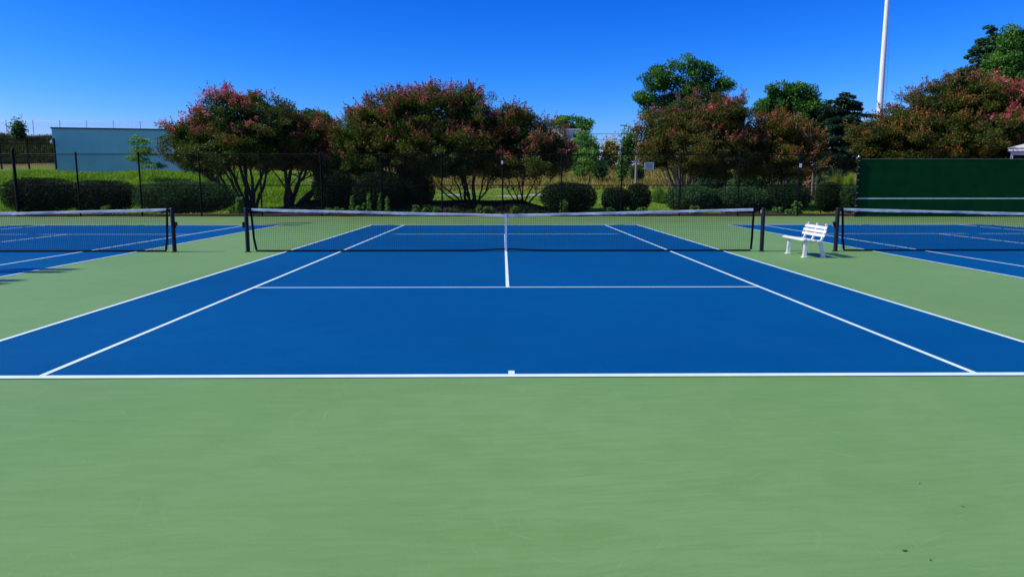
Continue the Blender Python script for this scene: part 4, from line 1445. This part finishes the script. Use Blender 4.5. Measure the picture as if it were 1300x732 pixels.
# white building far off
wb = thing('white_building', 'small distant white building between the dark crape myrtle and the young tree', 'building', (W(722, 172, 108).x, 108, 6))
a = W(709, 178, 108); c = W(736, 165.5, 108)
MB().box((a.x, 108, 4.5), (c.x, 113, c.z)).build('wall', M['whitewall'], wb)
MB().box((a.x - 0.2, 107.8, c.z + 0.003), (c.x + 0.2, 113.2, c.z + 0.25)).build('roof', M['fascia'], wb)
for px in (716.5, 730):
    q0 = W(px - 3, 175, 108); q1 = W(px + 3, 168.5, 108)
    wn = MB().box((q0.x, 107.95, q0.z), (q1.x, 107.998, q1.z)).build('window', M['fascia'], wb)
    MB().box((q0.x + .06, 107.93, q0.z + .06), (q1.x - .06, 107.948, q1.z - .06)).build('pane', M['darkglass'], wn)

# far lamp standard
for (px, top, lab) in ((792.5, 160, 'slim distant lamp post above the far bushes'), (798, 161, 'second slim distant lamp post just right of the first')):
    p = W(px, top, 118)
    g = float(height(p.x, 118))
    lt = thing('lamp_post', lab, 'lamp post', (p.x, 118, g), 'distant lamp posts')
    MB().tube([(p.x, 118, g - 0.2), (p.x, 118, p.z)], [0.13, 0.08], 8).build('pole', M['steel'], lt, True)
    MB().box((p.x - 0.75, 117.85, p.z + 0.002), (p.x + 0.25, 118.15, p.z + 0.16), bev=0.03).build('lamp_head', M['steel'], lt)

# flagpole
PYY = 55.0
p = W(1116, 150, PYY)
g = float(height(p.x, PYY))
fp = thing('flagpole', 'tall tapering white pole behind the green wall, leaving the top of the photo', 'pole', (p.x, PYY, g))
H_ = 21.0
prof = [(0.30 - 0.17 * i / 12, H_ * i / 12 - 0.05) for i in range(13)]
MB().lathe((p.x, PYY, g), prof, 20).build('shaft', M['poleWhite'], fp, True)
MB().lathe((p.x, PYY, g + H_ - 0.04), [(0.05, 0.0), (0.16, 0.1), (0.16, 0.25), (0.05, 0.36)], 14).build('finial', M['poleWhite'], fp, True)
MB().tube([(p.x + 0.42, PYY, g + 1.2), (p.x + 0.45, PYY, g + 9.0), (p.x + 0.40, PYY, g + 14), (p.x + 0.22, PYY, g + H_ - 0.3)], 0.014, 6).build('halyard', M['poleWhite'], fp)
MB().lathe((p.x, PYY, g), [(0.55, -0.05), (0.55, 0.08), (0.36, 0.3)], 20).build('base_collar', M['poleWhite'], fp, True)

# pavilion at the right edge
VY = 35.0
e0 = W(1279.5, 190.5, VY)
pv = thing('pavilion', 'small pavilion with white eave and brick chimney at the right edge behind the green wall', 'building', (e0.x, VY, 0))
x0 = e0.x
zE = e0.z
x1 = x0 + 3.9
pv.rotation_euler = (0, 0, -R(36))
gz = -0.06
MB().box((x0, VY, zE - 0.06), (x1, VY + 4.5, zE + 0.10)).build('eave', M['fascia'], pv)
MB().add([(x0 - .05, VY - .05, zE + .105), (x1 + .05, VY - .05, zE + .105), (x1 + .05, VY + 4.55, zE + .105), (x0 - .05, VY + 4.55, zE + .105), (x0 + 1.2, VY + 2.25, zE + .55), (x1 - 1.2, VY + 2.25, zE + .55)],
         [(0, 1, 5, 4), (1, 2, 5), (2, 3, 4, 5), (3, 0, 4), (3, 2, 1, 0)]).build('roof', M['fascia'], pv)
MB().box((x0 + 0.22, VY + 0.16, zE - 0.28), (x1 - 0.22, VY + 0.24, zE - 0.063)).build('fascia_board', M['fascia'], pv)
for x in (x0 + 0.14, x0 + 2.4, x1 - 0.26):
    MB().box((x, VY + 0.15, gz), (x + 0.13, VY + 0.28, zE - 0.063)).build('column', M['fascia'], pv)
MB().box((x0 + 0.3, VY + 1.6, gz), (x1 - 0.3, VY + 4.3, zE - 0.063)).build('wall', M['eave_shade'], pv)
cx0 = W(1297.5, 180, VY + 1.3).x
ch = MB().box((cx0 + 0.004, VY + 1.254, zE + 0.1), (cx0 + 0.896, VY + 1.996, zE + 0.756)).build('chimney', M['mortar'], pv)
bk = MB().box((0, 0, 0), (0.205, 0.006, 0.062))
first = None
for r_ in range(9):
    for c_ in range(4):
        o = MB().box((cx0 + 0.01 + c_ * 0.217 + (0.0 if r_ % 2 else 0.0), VY + 1.245, zE + 0.11 + r_ * 0.072), (cx0 + 0.01 + c_ * 0.217 + 0.205, VY + 1.2538, zE + 0.11 + r_ * 0.072 + 0.062)).build('brick', M['brick'], ch) if first is None else first.copy()
        if first is None:
            first = o
        else:
            C.objects.link(o)
            o.parent = ch
            o.location = (c_ * 0.217, 0, r_ * 0.072)
vp = W(1293.5, 186, VY + 0.5)
MB().tube([(vp.x, VY + 0.5, zE + 0.12), (vp.x, VY + 0.5, W(1294, 173.5, VY + .5).z)], 0.022, 8).build('vent_pipe', M['poleWhite'], pv, True)
MB().box((W(1286, 186, VY + .7).x, VY + 0.7, zE + 0.12), (W(1296, 186, VY + .7).x, VY + 1.0, W(1290, 183, VY + .7).z), bev=0.02).build('roof_box', M['bluepaint'], pv)


# ------------------------------------------------------------------ floodlights left of the frame (their shadows fall on the left court side)
def floodlight(label, tip, shadow):
    """a mast whose lamp heads throw the long shadow patches seen on the green strip"""
    k_ = tip / sun_vec.z
    hx = shadow[0] + sun_vec.x * k_
    hy = shadow[1] + sun_vec.y * k_
    t_ = thing('floodlight', label, 'floodlight', (hx - 0.9, hy, 0), 'court floodlights')
    MB().lathe((hx - 0.9, hy, 0), [(0.10, -0.05), (0.10, 0.3), (0.085, 0.31), (0.05, tip)], 12).build('mast', M['post'], t_, True)
    MB().tube([(hx - 0.9, hy - 1.15, tip), (hx - 0.9, hy + 1.15, tip)], 0.035, 8).build('crossarm', M['post'], t_)
    for dy in (-1.05, -0.62, 0.62, 1.05):
        h_ = MB().box((hx - 0.85, hy + dy - 0.13, tip + 0.02), (hx + 0.30, hy + dy + 0.13, tip + 0.20), bev=0.03).build('lamp_head', M['post'], t_)
        MB().box((hx - 0.70, hy + dy - 0.11, tip + 0.008), (hx + 0.22, hy + dy + 0.11, tip + 0.0195)).build('lens', M['signface'], h_)


floodlight('dark floodlight mast beyond the left edge, level with the near half of the court', 14.2, (-8.95, 7.1))
floodlight('dark floodlight mast beyond the left edge, level with the far end of the court', 14.2, (-8.8, 24.6))

# a few dry leaves blown onto the near paving
for i, (px, py, lab) in enumerate(((1148, 699, 'dark curled leaf scrap on the green paving, nearest of the right hand ones'), (1167, 613, 'pale leaf scrap on the green paving, farthest of the right hand ones'), (1222, 643, 'tiny dark leaf scrap on the green paving at the far right'), (1181, 711, 'tiny leaf scrap at the bottom right of the green paving'))):
    d = CROT @ Vector(((px - 650) / F, (366 - py) / F, -1.0))
    q = CAM - d * (CAM.z / d.z)
    a = 1.3 * i
    s = (0.015, 0.010, 0.008, 0.007)[i]
    vs = []
    for (u, v, w) in ((-1, 0, 0.006), (-.3, .45, 0.001), (.4, .38, 0.001), (1, 0, 0.007), (.4, -.38, 0.001), (-.3, -.45, 0.001), (0, 0, 0.004)):
        vs.append((q.x + s * (u * math.cos(a) - v * math.sin(a)), q.y + s * (u * math.sin(a) + v * math.cos(a)), 0.002 + w))
    o = MB().add(vs, [(0, 6, 1), (1, 6, 2), (2, 6, 3), (3, 6, 4), (4, 6, 5), (5, 6, 0)]).build('fallen_leaf', M['dryleaf'] if i != 1 else M['timber'])
    tag(o, lab, 'leaf', 'leaf scraps on the paving')
